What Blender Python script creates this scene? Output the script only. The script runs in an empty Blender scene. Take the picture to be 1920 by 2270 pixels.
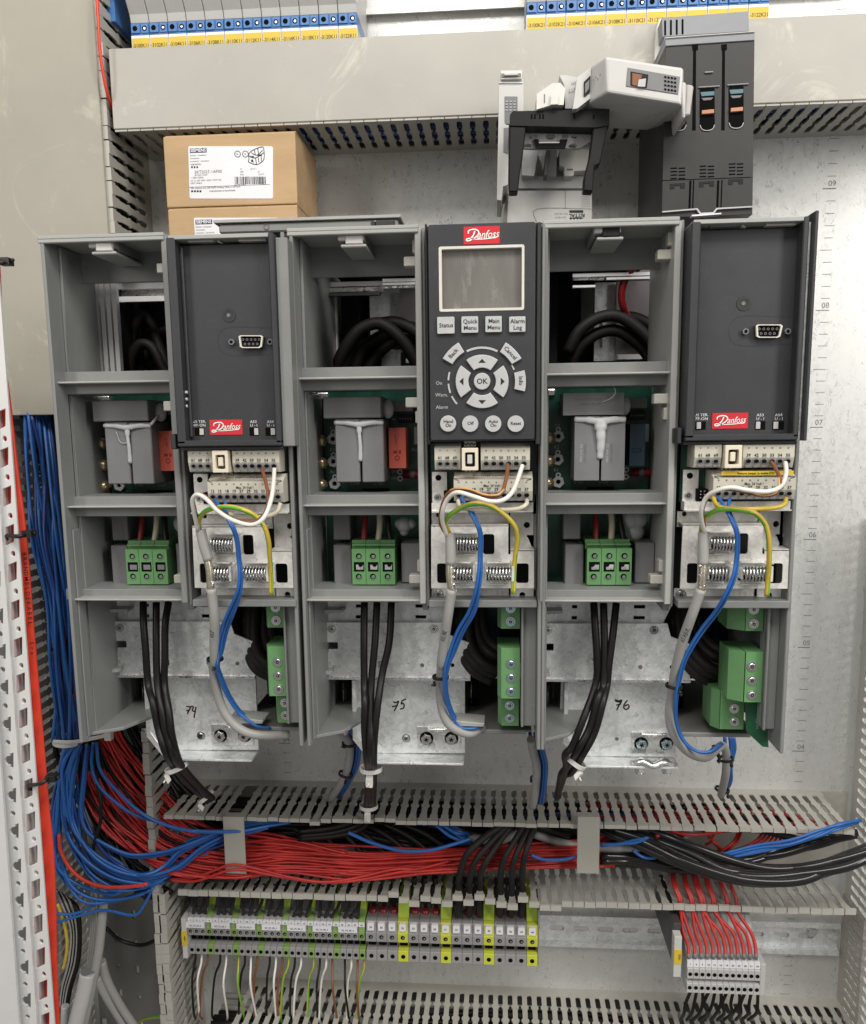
import bpy, bmesh, math, random
from mathutils import Vector, Matrix
random.seed(7)
S=bpy.context.scene; C=S.collection
# ---------------------------------------------------------------- camera (measured from the plate's rulers)
CX,CZ,CD=-282.5,704.6,784.7; YAW,PIT,ROL=-0.0755,-0.1529,-0.0126; FPX,PPY=1889.5,1237.4
def _cam():
    cy,sy=math.cos(YAW),math.sin(YAW); cp,sp=math.cos(PIT),math.sin(PIT)
    w=Vector((sy*cp,cy*cp,sp)); r=Vector((cy,-sy,0)); u=r.cross(w); c,s=math.cos(ROL),math.sin(ROL)
    return c*r+s*u,-s*r+c*u,w
RR,UU,WW=_cam()
cd=bpy.data.cameras.new('camera'); cam=bpy.data.objects.new('camera',cd); C.objects.link(cam)
m=Matrix((RR,UU,-WW)).transposed().to_4x4(); m.translation=Vector((CX,-CD,CZ))*.001; cam.matrix_world=m
cd.sensor_width=36; cd.sensor_fit='HORIZONTAL'; cd.lens=FPX/1920*36; S.render.resolution_x=866; S.render.resolution_y=1024
cd.sensor_fit='HORIZONTAL'; cd.shift_y=(PPY-1135)/1920; cd.clip_start=.01; cd.clip_end=50; S.camera=cam
# ---------------------------------------------------------------- light
wd=bpy.data.worlds.new('World'); S.world=wd; wd.use_nodes=True
wd.node_tree.nodes['Background'].inputs[0].default_value=(1,.97,.93,1); wd.node_tree.nodes['Background'].inputs[1].default_value=.26
def area(name,loc,target,sx,sy,power,col):
    l=bpy.data.lights.new(name,'AREA'); l.shape='RECTANGLE'; l.size=sx; l.size_y=sy; l.energy=power; l.color=col
    o=bpy.data.objects.new(name,l); C.objects.link(o); o.location=loc
    o.rotation_euler=(Vector(target)-Vector(loc)).to_track_quat('-Z','Y').to_euler(); return o
area('ceiling_or_side_light',(-.15,-1.2,1.85),(-.3,0,.75),1.4,.45,24,(1,.965,.91))
area('ceiling_or_side_light',(.85,-1.3,1.2),(-.1,0,.5),.3,.9,13,(1,.97,.92))  # unseen side light, added to brighten the right part
area('ceiling_or_side_light',(-1.35,-1.6,1.3),(-.4,0,.5),.3,.9,7,(1,.96,.9))  # unseen side light, added to brighten the lower left
S.view_settings.view_transform='Standard'; S.view_settings.look='None'; S.view_settings.gamma=1; S.view_settings.exposure=0; S.view_settings.use_curve_mapping=False
S.render.engine='CYCLES'
# ---------------------------------------------------------------- pixel <-> place
OFF=0.0; DD=0.0
def U(px,py,d):
    d=d+DD
    v=RR*((px-960)/FPX)-UU*((py-PPY)/FPX)+WW; t=(CD-d)/v.y
    return CX+t*v.x+OFF, CZ+t*v.z
def P(px,py,d): x,z=U(px,py,d); return (x,d,z)
def mpp(d): return (CD-d-DD)/FPX*1.0
def Z(ox,oy): return lambda x,y:(ox+x/2.75625,oy+y/2.75625)
z1u,z2u,z3u=Z(0,0),Z(640,0),Z(1280,0)
zA,zB,zC=Z(0,500),Z(640,470),Z(1280,470)
z1,z2,z3=Z(0,950),Z(640,950),Z(1280,950)
z4,z5,z6=Z(0,1450),Z(640,1450),Z(1280,1450)
z7,z8,z9=Z(0,1840),Z(640,1840),Z(1280,1840)
# ---------------------------------------------------------------- materials
MT={}
def srgb(c):
    return tuple(((v/255)/12.92 if v/255<=.04045 else ((v/255+.055)/1.055)**2.4) for v in c)+(1,)
def mat(name,col,rough=.5,metal=0,var=.06,scale=60,bump=.0,bscale=400,spec=.5,coat=0,alpha=None,trans=0,stretch=None,wear_or_glare=None):
    if name in MT: return MT[name]
    m=bpy.data.materials.new(name); m.use_nodes=True; nt=m.node_tree; b=nt.nodes['Principled BSDF']; L=nt.links
    c=tuple(col)+(1,) if len(col)==3 else col
    b.inputs['Roughness'].default_value=rough; b.inputs['Metallic'].default_value=metal; b.inputs['Specular IOR Level'].default_value=spec
    if coat: b.inputs['Coat Weight'].default_value=coat; b.inputs['Coat Roughness'].default_value=.15
    if trans: b.inputs['Transmission Weight'].default_value=trans
    tc=nt.nodes.new('ShaderNodeTexCoord'); mp=nt.nodes.new('ShaderNodeMapping'); L.new(tc.outputs['Object'],mp.inputs[0])
    if stretch: mp.inputs['Scale'].default_value=stretch
    n=nt.nodes.new('ShaderNodeTexNoise'); n.inputs['Scale'].default_value=scale; n.inputs['Detail'].default_value=6; n.inputs['Roughness'].default_value=.62
    L.new(mp.outputs[0],n.inputs['Vector'])
    r=nt.nodes.new('ShaderNodeValToRGB'); r.color_ramp.elements[0].position=.3; r.color_ramp.elements[1].position=.72
    r.color_ramp.elements[0].color=tuple(v*(1-var) for v in c[:3])+(1,); r.color_ramp.elements[1].color=tuple(min(1,v*(1+var)) for v in c[:3])+(1,)
    L.new(n.outputs['Fac'],r.inputs[0]); out=r.outputs[0]
    if wear_or_glare:
        n2=nt.nodes.new('ShaderNodeTexNoise'); n2.inputs['Scale'].default_value=wear_or_glare[1]; n2.inputs['Detail'].default_value=9; n2.inputs['Distortion'].default_value=2.2; n2.inputs['Roughness'].default_value=.7
        L.new(mp.outputs[0],n2.inputs['Vector']); r2=nt.nodes.new('ShaderNodeValToRGB'); r2.color_ramp.elements[0].position=.58; r2.color_ramp.elements[1].position=.74
        r2.color_ramp.elements[0].color=(0,0,0,1); r2.color_ramp.elements[1].color=(wear_or_glare[2],)*3+(1,)
        L.new(n2.outputs['Fac'],r2.inputs[0]); mx=nt.nodes.new('ShaderNodeMix'); mx.data_type='RGBA'
        L.new(r2.outputs[0],mx.inputs[0]); L.new(out,mx.inputs[6]); mx.inputs[7].default_value=tuple(wear_or_glare[0])+(1,); out=mx.outputs[2]
    L.new(out,b.inputs['Base Color'])
    rr=nt.nodes.new('ShaderNodeMapRange'); rr.inputs['To Min'].default_value=max(0.02,rough-.08); rr.inputs['To Max'].default_value=min(1,rough+.1); L.new(n.outputs['Fac'],rr.inputs[0]); L.new(rr.outputs[0],b.inputs['Roughness'])
    if bump:
        nb=nt.nodes.new('ShaderNodeTexNoise'); nb.inputs['Scale'].default_value=bscale; nb.inputs['Detail'].default_value=4; L.new(mp.outputs[0],nb.inputs['Vector'])
        bp=nt.nodes.new('ShaderNodeBump'); bp.inputs['Strength'].default_value=bump; bp.inputs['Distance'].default_value=.0006; L.new(nb.outputs['Fac'],bp.inputs['Height']); L.new(bp.outputs[0],b.inputs['Normal'])
    MT[name]=m; return m
def zinc(name,c0,c1,rough,metal,scale,strength=.12,streak=None):
    m=bpy.data.materials.new(name); m.use_nodes=True; nt=m.node_tree; b=nt.nodes['Principled BSDF']; L=nt.links
    tc=nt.nodes.new('ShaderNodeTexCoord'); v=nt.nodes.new('ShaderNodeTexVoronoi'); v.inputs['Scale'].default_value=scale; v.inputs['Randomness'].default_value=1
    ns=nt.nodes.new('ShaderNodeTexNoise'); ns.inputs['Scale'].default_value=scale*.55; ns.inputs['Detail'].default_value=7
    mp=nt.nodes.new('ShaderNodeMapping'); L.new(tc.outputs['Object'],mp.inputs[0])
    if streak: mp.inputs['Scale'].default_value=streak
    L.new(mp.outputs[0],ns.inputs['Vector'])
    ad=nt.nodes.new('ShaderNodeMix'); ad.data_type='RGBA'; ad.inputs[0].default_value=.02; L.new(tc.outputs['Object'],ad.inputs[6]); L.new(ns.outputs['Color'],ad.inputs[7]); L.new(ad.outputs[2],v.inputs['Vector'])
    sp=nt.nodes.new('ShaderNodeSeparateColor'); L.new(v.outputs['Color'],sp.inputs[0])
    mx=nt.nodes.new('ShaderNodeMath'); mx.operation='MULTIPLY_ADD'; L.new(sp.outputs[0],mx.inputs[0]); mx.inputs[1].default_value=.6; L.new(ns.outputs['Fac'],mx.inputs[2])
    r=nt.nodes.new('ShaderNodeValToRGB'); r.color_ramp.elements[0].position=.35; r.color_ramp.elements[1].position=1.05 if False else 1; r.color_ramp.elements[0].color=tuple(c0)+(1,); r.color_ramp.elements[1].color=tuple(c1)+(1,)
    L.new(mx.outputs[0],r.inputs[0]); L.new(r.outputs[0],b.inputs['Base Color']); b.inputs['Metallic'].default_value=metal
    rr=nt.nodes.new('ShaderNodeMapRange'); rr.inputs['From Min'].default_value=.3; rr.inputs['From Max'].default_value=1.1; rr.inputs['To Min'].default_value=rough-.1; rr.inputs['To Max'].default_value=rough+.14; L.new(mx.outputs[0],rr.inputs[0]); L.new(rr.outputs[0],b.inputs['Roughness'])
    bp=nt.nodes.new('ShaderNodeBump'); bp.inputs['Strength'].default_value=strength; bp.inputs['Distance'].default_value=.0005; L.new(ns.outputs['Fac'],bp.inputs['Height']); L.new(bp.outputs[0],b.inputs['Normal'])
    MT[name]=m; return m
zinc('galvanised_plate',(.57,.575,.56),(.64,.645,.63),.32,.35,420,.02,(1,1,.35))
zinc('zinc_sheet',(.62,.64,.64),(.86,.88,.88),.34,.45,300,.12)
zinc('zinc_smooth',(.62,.61,.58),(.78,.77,.74),.36,.4,300,.08)
zinc('zinc_bright',(.62,.62,.61),(.9,.9,.88),.26,.9,300,.1)
mat('fin_white',(.82,.82,.82),.3,metal=.25,var=.03)
zinc('aluminium',(.7,.7,.7),(.92,.92,.92),.22,.9,200,.1,(1,1,.1))
mat('drive_grey',(.204,.210,.205),.40,var=.07,scale=25,bump=.12,bscale=1500,wear_or_glare=((.30,.30,.29),26,.35))
mat('drive_grey_light',(.34,.345,.33),.45,var=.05)
mat('drive_black',(.022,.023,.025),.45,var=.10,bump=.18,bscale=1800)
mat('panel_charcoal',(.030,.031,.035),.46,var=.10,scale=30,bump=.10,bscale=1500,wear_or_glare=((.06,.06,.062),30,.4))
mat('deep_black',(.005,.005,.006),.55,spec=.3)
mat('hole_black',(.004,.004,.004),.9,spec=.1)
mat('duct_grey',(.42,.405,.365),.42,var=.06,scale=30,bump=.05,wear_or_glare=((.58,.56,.5),14,.35))
mat('cover_grey',(.385,.375,.335),.36,var=.07,scale=12,bump=.05,wear_or_glare=((.60,.57,.49),14,.9))
mat('panel_cover',(.335,.315,.262),.38,var=.16,scale=5,bump=.05,wear_or_glare=((.56,.52,.42),9,.8))
mat('white_paint',(.62,.62,.615),.32,var=.03)
mat('white_plastic',(.52,.515,.50),.34,var=.03)
mat('offwhite_plastic',(.62,.61,.57),.4,var=.04)
mat('cream',(.50,.475,.405),.42,var=.05)
mat('usb_cream',(.68,.62,.5),.4,var=.05)
mat('green_plastic',(.115,.265,.105),.4,var=.08,scale=40)
mat('pcb_green',(.009,.062,.042),.3,var=.35,scale=90)
mat('pcb_bright',(.014,.10,.045),.35,var=.25,scale=90)
mat('cap_grey',(.17,.17,.175),.5,var=.06)
mat('glue',(.47,.48,.485),.4,var=.05,scale=100)
mat('glue_grey',(.40,.41,.41),.38,var=.05,scale=100)
mat('relay_red',(.46,.085,.055),.36,var=.06)
mat('relay_blue',(.011,.026,.042),.36)
mat('brass',(.50,.40,.24),.28,metal=.7)
mat('steel',(.66,.66,.65),.22,metal=1,var=.08)
mat('nut_blue',(.55,.68,.72),.22,metal=1)
mat('logo_red',(.56,.025,.035),.35,var=.03)
mat('white_ink',(.82,.82,.8),.5,var=.02)
mat('black_ink',(.012,.012,.014),.5)
mat('grey_ink',(.16,.16,.17),.5)
mat('button_grey',(.44,.45,.45),.38,var=.05,scale=200)
mat('screen',(.15,.142,.13),.14,var=.30,scale=26,coat=1,stretch=(1,1,.22),wear_or_glare=((.36,.34,.31),30,.7))  # pale vertical streaks painted in as reflections on the display
mat('screen_rim',(.62,.60,.54),.3)
mat('cardboard',(.45,.305,.165),.75,var=.10,scale=50,bump=.15,bscale=300,stretch=(.35,1,1.6))
mat('cardboard_edge',(.46,.31,.17),.8,var=.2,scale=200)
mat('paper',(.72,.72,.75),.5,var=.03)
mat('yellow_label',(.62,.44,.035),.45,var=.03)
mat('relay_body',(.48,.48,.465),.45,var=.04)
mat('blue_plastic',(.055,.17,.42),.38,var=.06)
mat('led_lime',(.55,.7,.02),.25)
mat('term_grey',(.27,.265,.265),.42,var=.05)
mat('term_light',(.46,.455,.45),.42,var=.05)
mat('term_dark',(.05,.05,.052),.5)
mat('term_yg',(.38,.52,.04),.42,var=.12,scale=60)
mat('term_green',(.19,.30,.08),.42,var=.1)
mat('term_yellow',(.50,.53,.05),.42,var=.08)
mat('crimson',(.22,.012,.018),.4)
mat('cable_black',(.007,.0065,.0062),.45,spec=.35,var=.15,bump=.1,bscale=700)
mat('cable_matte',(.013,.0115,.0105),.6,spec=.35,var=.15,bump=.1,bscale=700)
mat('cable_glossy',(.014,.014,.015),.2,var=.1)
mat('cable_grey',(.34,.335,.32),.42,var=.05)
mat('wire_red',(.43,.024,.020),.36,var=.25,scale=40)
mat('wire_darkred',(.20,.010,.012),.35,var=.1)
mat('wire_blue',(.022,.12,.40),.34,var=.1,scale=40)
mat('wire_darkblue',(.02,.05,.22),.35,var=.1)
mat('wire_white',(.74,.71,.66),.35)
mat('wire_brown',(.20,.075,.03),.4)
mat('brown_wire_glare',(.60,.33,.12),.4)  # tone of the glare painted along the brown wires
mat('wire_yellow',(.56,.40,.05),.35)
mat('wire_green',(.13,.38,.03),.35)
mat('wire_cream',(.60,.55,.42),.38)
mat('fire_red',(.62,.045,.02),.42,var=.06,scale=25)
mat('tie_white',(.68,.67,.64),.35)
mat('tie_black',(.01,.01,.01),.4)
mat('orange',(.48,.22,.12),.4)
mat('teal',(.10,.19,.22),.3)
mat('breaker_black',(.020,.019,.018),.45,var=.08,bump=.1,bscale=1200)
mat('breaker_grey',(.23,.24,.26),.42,var=.04)
mat('label_blue',(.02,.025,.12),.5)
mat('floor_grey',(.16,.16,.15),.5)
mat('shield',(.42,.38,.3),.35,metal=.7,var=.3,scale=600)
mat('smoke_clear',(.5,.48,.46),.15,var=.1,coat=.5)
mat('lilac_sheet',(.24,.22,.225),.3,metal=.6,var=.1,scale=15)
# ---------------------------------------------------------------- mesh builder (millimetres: x, distance from plate, z)
class MB:
    def __init__(s): s.v=[]; s.f=[]; s.m=[]; s.s=[]; s.mats=[]
    def mi(s,n):
        if n not in s.mats: s.mats.append(n)
        return s.mats.index(n)
    def add(s,vs,fs,m,smooth=False):
        b=len(s.v); s.v+=[(v[0],v[1]+DD,v[2]) for v in vs]; k=s.mi(m)
        for f in fs: s.f.append(tuple(b+i for i in f)); s.m.append(k); s.s.append(smooth)
    def box(s,x0,x1,d0,d1,z0,z1,m):
        vs=[(x,d,z) for x in (x0,x1) for d in (d0,d1) for z in (z0,z1)]
        s.add(vs,[(0,1,3,2),(4,6,7,5),(0,4,5,1),(2,3,7,6),(0,2,6,4),(1,5,7,3)],m)
    def bx(s,x0,y0,x1,y1,d0,d1,m):
        ym,xm=(y0+y1)/2,(x0+x1)/2
        a=U(x0,ym,d1)[0]; b=U(x1,ym,d1)[0]; t=U(xm,y0,d1)[1]; u=U(xm,y1,d1)[1]
        s.box(a,b,d0,d1,u,t,m)
    def hull(s,pts,m):
        bm=bmesh.new(); 
        for p in pts: bm.verts.new(p)
        r=bmesh.ops.convex_hull(bm,input=bm.verts[:]); bmesh.ops.dissolve_limit(bm,angle_limit=.02,verts=bm.verts[:],edges=bm.edges[:]); bm.verts.index_update()
        vs=[v for v in bm.verts if v.link_faces]; ix={v:i for i,v in enumerate(vs)}
        s.add([tuple(v.co) for v in vs],[tuple(ix[v] for v in f.verts) for f in bm.faces],m); bm.free()
    def prism(s,pts,lo,hi,m,plane='front'):
        f={'front':lambda a,b,w:(a,w,b),'top':lambda a,b,w:(a,b,w),'side':lambda a,b,w:(w,a,b)}[plane]
        n=len(pts); vs=[f(a,b,lo) for a,b in pts]+[f(a,b,hi) for a,b in pts]
        s.add(vs,[tuple(range(n)),tuple(range(2*n-1,n-1,-1))]+[(i,(i+1)%n,n+(i+1)%n,n+i) for i in range(n)],m)
    def pp(s,pts,d0,d1,m): s.prism([U(x,y,d1) for x,y in pts],d0,d1,m)
    def cyl(s,c,ax,r,h,m,n=16,r2=None,smooth=True):
        c=Vector(c); ax=Vector(ax).normalized(); a=ax.orthogonal().normalized(); b=ax.cross(a); r2=r if r2 is None else r2
        vs=[]
        for k,(rr,hh) in enumerate(((r,0),(r2,h))):
            for i in range(n):
                t=2*math.pi*i/n; vs.append(c+ax*hh+a*rr*math.cos(t)+b*rr*math.sin(t))
        s.add(vs,[(i,(i+1)%n,n+(i+1)%n,n+i) for i in range(n)],m,smooth)
        s.add(vs[:n],[tuple(range(n-1,-1,-1))],m); s.add(vs[n:],[tuple(range(n))],m)
    def ring(s,c,r0,r1,h,m,n=20,ax=(0,1,0)):
        c=Vector(c); ax=Vector(ax).normalized(); a=ax.orthogonal().normalized(); b=ax.cross(a); vs=[]
        for rr,hh in ((r0,0),(r1,0),(r1,h),(r0,h)):
            for i in range(n):
                t=2*math.pi*i/n; vs.append(c+ax*hh+a*rr*math.cos(t)+b*rr*math.sin(t))
        fs=[]
        for q in range(4):
            for i in range(n): fs.append((q*n+i,q*n+(i+1)%n,((q+1)%4)*n+(i+1)%n,((q+1)%4)*n+i))
        s.add(vs,fs,m)
    def sph(s,c,r,m,n=12,sc=(1,1,1)):
        vs=[];fs=[]
        for j in range(n+1):
            p=math.pi*j/n
            for i in range(n): t=2*math.pi*i/n; vs.append((c[0]+r*sc[0]*math.sin(p)*math.cos(t),c[1]+r*sc[1]*math.sin(p)*math.sin(t),c[2]+r*sc[2]*math.cos(p)))
        for j in range(n):
            for i in range(n): fs.append((j*n+i,j*n+(i+1)%n,(j+1)*n+(i+1)%n,(j+1)*n+i))
        s.add(vs,fs,m,True)
    def tube(s,pts,r,m,n=10,sub=6,m2=None,flat=1,closed=False,smooth=True):
        pts=[Vector(p) for p in pts]
        if sub>1 and len(pts)>2:
            q=[]; e=[pts[0]*2-pts[1]]+pts+[pts[-1]*2-pts[-2]]
            for i in range(1,len(e)-2):
                for k in range(sub):
                    t=k/sub; a,b,c,d=e[i-1],e[i],e[i+1],e[i+2]
                    q.append(.5*((2*b)+(c-a)*t+(2*a-5*b+4*c-d)*t*t+(3*b-a-3*c+d)*t**3))
            q.append(pts[-1]); pts=q
        T=[(pts[min(i+1,len(pts)-1)]-pts[max(i-1,0)]).normalized() for i in range(len(pts))]
        N=Vector((0,1,0))-T[0]*T[0].y; 
        if N.length<.1: N=T[0].orthogonal()
        N.normalize(); vs=[]
        for i,p in enumerate(pts):
            N=(N-T[i]*N.dot(T[i])).normalized(); B=T[i].cross(N); rr=r[min(i*len(r)//len(pts),len(r)-1)] if isinstance(r,(list,tuple)) else r
            for k in range(n):
                t=2*math.pi*k/n; vs.append(p+N*rr*math.cos(t)*flat+B*rr*math.sin(t))
        L=len(pts); fa=[];fb=[]
        for i in range(L-1):
            for k in range(n):
                f=(i*n+k,i*n+(k+1)%n,(i+1)*n+(k+1)%n,(i+1)*n+k)
                (fb if (m2 and (k+i//9)%n in (1,2,3,7)) else fa).append(f)
        base=len(s.v); s.add(vs,fa,m,smooth)
        if fb:
            k=s.mi(m2)
            for f in fb: s.f.append(tuple(base+i for i in f)); s.m.append(k); s.s.append(smooth)
        k=s.mi(m)
        for f in (tuple(range(n-1,-1,-1)),tuple((L-1)*n+i for i in range(n))): s.f.append(tuple(base+i for i in f)); s.m.append(k); s.s.append(False)
    def plate(s,outer,holes,lo,hi,m,plane='front'):
        cu=bpy.data.curves.new('c','CURVE'); cu.dimensions='2D'; cu.fill_mode='BOTH'; cu.extrude=(hi-lo)/2
        for lst in [outer]+list(holes):
            sp=cu.splines.new('POLY'); sp.points.add(len(lst)-1)
            for i,(a,b) in enumerate(lst): sp.points[i].co=(a,b,0,1)
            sp.use_cyclic_u=True
        o=bpy.data.objects.new('c',cu); me=bpy.data.meshes.new_from_object(o); f={'front':lambda a,b,w:(a,w,b),'top':lambda a,b,w:(a,b,w),'side':lambda a,b,w:(w,a,b)}[plane]
        s.add([f(v.co.x,v.co.y,(lo+hi)/2+v.co.z) for v in me.vertices],[tuple(p.vertices) for p in me.polygons],m)
        bpy.data.objects.remove(o); bpy.data.curves.remove(cu); bpy.data.meshes.remove(me)
    def text(s,t,px,py,d,cap,m,rot=0,al='CENTER',shear=0,bold=0,wid=1.0,raise_=.15,off=True):
        """flat lettering, cap height in photo pixels, centred on (px,py), lying on the surface at distance d"""
        cu=bpy.data.curves.new('t','FONT'); cu.body=t; cu.align_x=al; cu.align_y='CENTER'; cu.size=cap*mpp(d)*1.02/.70; cu.shear=shear; cu.offset=bold*cu.size; cu.resolution_u=2
        o=bpy.data.objects.new('t',cu); me=bpy.data.meshes.new_from_object(o); x,z=U(px,py,d); c,sn=math.cos(math.radians(rot)),math.sin(math.radians(rot))
        vs=[]
        for v in me.vertices: a=v.co.x*wid; b=v.co.y; vs.append((x+a*c-b*sn,d+raise_,z+a*sn+b*c))
        s.add(vs,[tuple(p.vertices) for p in me.polygons],m)
        bpy.data.objects.remove(o); bpy.data.curves.remove(cu); bpy.data.meshes.remove(me)
    def stroke(s,pts,d,w,m,raise_=.2):
        """pen stroke through photo points, flat ribbon of width w mm on the surface at distance d"""
        q=[Vector(U(x,y,d)) for x,y in pts]
        if len(q)>2:
            e=[q[0]*2-q[1]]+q+[q[-1]*2-q[-2]]; r=[]
            for i in range(1,len(e)-2):
                for k in range(4):
                    t=k/4; a,b,c,dd=e[i-1],e[i],e[i+1],e[i+2]; r.append(.5*((2*b)+(c-a)*t+(2*a-5*b+4*c-dd)*t*t+(3*b-a-3*c+dd)*t**3))
            q=r+[q[-1]]
        vs=[]
        for i,p in enumerate(q):
            t=(q[min(i+1,len(q)-1)]-q[max(i-1,0)]); t=t.normalized() if t.length>0 else Vector((1,0)); n=Vector((-t.y,t.x))*w/2
            for a in (p+n,p-n): vs.append((a.x,d+raise_,a.y))
        s.add(vs,[(2*i,2*i+1,2*i+3,2*i+2) for i in range(len(q)-1)],m)
LOC={}
def build(name,mb,parent=None,bevel=0,label=None,cat=None,group=None,kind=None,seg=1):
    me=bpy.data.meshes.new(name)
    if parent is None:
        xs=[v[0] for v in mb.v]; ys=[v[1] for v in mb.v]; zs=[v[2] for v in mb.v]; L=((min(xs)+max(xs))/2,(min(ys)+max(ys))/2,min(zs))
    else: L=LOC[parent.name]
    me.from_pydata([((x-L[0])*.001,-(d-L[1])*.001,(z-L[2])*.001) for x,d,z in mb.v],[],mb.f)
    for n in mb.mats: me.materials.append(MT[n])
    me.polygons.foreach_set('material_index',mb.m); me.polygons.foreach_set('use_smooth',mb.s)
    bm=bmesh.new(); bm.from_mesh(me); bmesh.ops.remove_doubles(bm,verts=bm.verts,dist=1e-7); bmesh.ops.recalc_face_normals(bm,faces=bm.faces); bm.to_mesh(me); bm.free()
    o=bpy.data.objects.new(name,me); C.objects.link(o); LOC[o.name]=L
    if parent is None: o.location=(L[0]*.001,-L[1]*.001,L[2]*.001)
    else: o.parent=parent
    if bevel:
        b=o.modifiers.new('bevel','BEVEL'); b.width=bevel*.001; b.segments=seg; b.limit_method='ANGLE'; b.angle_limit=math.radians(50)
    if label: o['label']=label
    if cat: o['category']=cat
    if group: o['group']=group
    if kind: o['kind']=kind
    return o
def thing(name,label,cat,loc,group=None):
    o=bpy.data.objects.new(name,None); o.empty_display_size=.01; C.objects.link(o); o.location=(loc[0]*.001,-loc[1]*.001,loc[2]*.001); LOC[o.name]=tuple(loc)
    o['label']=label; o['category']=cat
    if group: o['group']=group
    return o
def circ(cx,cz,r,n=16,rz=None,rot=0): 
    rz=rz or r; return [(cx+r*math.cos(2*math.pi*i/n+rot),cz+rz*math.sin(2*math.pi*i/n+rot)) for i in range(n)]
def rect(x0,z0,x1,z1,r=0):
    if not r: return [(x0,z0),(x1,z0),(x1,z1),(x0,z1)]
    o=[]
    for cx,cz,a in ((x1-r,z0+r,-90),(x1-r,z1-r,0),(x0+r,z1-r,90),(x0+r,z0+r,180)):
        for k in range(4): t=math.radians(a+30*k); o.append((cx+r*math.cos(t),cz+r*math.sin(t)))
    return o
def prect(x0,y0,x1,y1,d,r=0):
    ym,xm=(y0+y1)/2,(x0+x1)/2
    return rect(U(x0,ym,d)[0],U(xm,y1,d)[1],U(x1,ym,d)[0],U(xm,y0,d)[1],r)
def screw(mb,px,py,d,r,m='steel',washer=True,hd=1.6):
    x,z=U(px,py,d)
    if washer: mb.ring((x,d,z),r*.75,r*1.35,.5,m)
    mb.cyl((x,d,z),(0,1,0),r,hd,m,18,r*.86); mb.cyl((x,d+hd-.1,z),(0,1,0),r*.45,.2,'hole_black',6); mb.cyl((x,d+hd,z),(0,1,0),r*.2,.25,m,6)
def nut(mb,px,py,d,r,m='steel'):
    x,z=U(px,py,d); mb.ring((x,d,z),r*.6,r*1.2,.7,m); mb.cyl((x,d+.6,z),(0,1,0),r,3,m,6,r*.96,False); mb.cyl((x,d+3.5,z),(0,1,0),r*.72,.5,m,18)
    for k in range(3):
        t=math.pi*k/3+.3; a,b=math.cos(t)*r*.42,math.sin(t)*r*.42; w=.35; c,s=-math.sin(t)*w,math.cos(t)*w
        mb.add([(x+a+c,d+4.05,z+b+s),(x-a+c,d+4.05,z-b+s),(x-a-c,d+4.05,z-b-s),(x+a-c,d+4.05,z+b-s)],[(0,1,2,3)],'hole_black')
def logo(mb,x0,y0,x1,y1,d):
    """red plate with the white script name"""
    mb.bx(x0,y0,x1,y1,d-.2,d+.4,'logo_red'); w=x1-x0; h=y1-y0; q=d+.45
    X=lambda a:x0+a*w; Y=lambda b:y0+b*h
    mb.text('anfoss',X(.665),Y(.47),q,h*.40,'white_ink',rot=2,shear=.38,wid=.80,bold=.004)
    sc=w/80.0
    mb.stroke([(X(.13),Y(.42)),(X(.14),Y(.26)),(X(.25),Y(.18)),(X(.36),Y(.20)),(X(.42),Y(.34)),(X(.38),Y(.54)),(X(.27),Y(.70)),(X(.15),Y(.82)),(X(.08),Y(.80)),(X(.10),Y(.71)),(X(.20),Y(.70)),(X(.32),Y(.74))],q,.55*sc*1.3,'white_ink')
    mb.stroke([(X(.31),Y(.27)),(X(.27),Y(.5)),(X(.20),Y(.70))],q,.6*sc*1.3,'white_ink')
    mb.stroke([(X(.30),Y(.74)),(X(.55),Y(.72)),(X(.90),Y(.64))],q,.4*sc*1.2,'white_ink')
def tie(px,py,d,r,ax,col,label,group=None,head=(1,0),band=None,width=3.2):
    mb=MB(); x,z=U(px,py,d); m='tie_white' if col=='white' else 'tie_black'
    mb.ring((x-ax[0]*width/2,d-ax[1]*width/2,z-ax[2]*width/2),r,r+.9,width,m,24,ax)
    a=Vector(ax).normalized(); hx=Vector((head[0],.55,head[1])).normalized(); c=Vector((x,d,z))+hx*(r+1.6)
    u=a; v=a.cross(hx).normalized(); w=hx; s=width*.95 if col=='white' else width*.62
    vs=[c+u*i*s+v*j*s*.85+w*k*s*.6 for i in(-1,1) for j in(-1,1) for k in(-1,1)]
    mb.add(vs,[(0,1,3,2),(4,6,7,5),(0,4,5,1),(2,3,7,6),(0,2,6,4),(1,5,7,3)],m)
    mb.tube([c+w*s*.5,c+w*s*1.4+v*1.5],.8,m,6,1)
    return build('cable_tie',mb,None,.3,label,'cable tie',group)
def wire(name,pts,r,m,label,cat='wire',group=None,n=8,m2=None,sub=6):
    mb=MB(); mb.tube(pts,r,m,n,sub,m2); return build(name,mb,None,0,label,cat,group)
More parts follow.
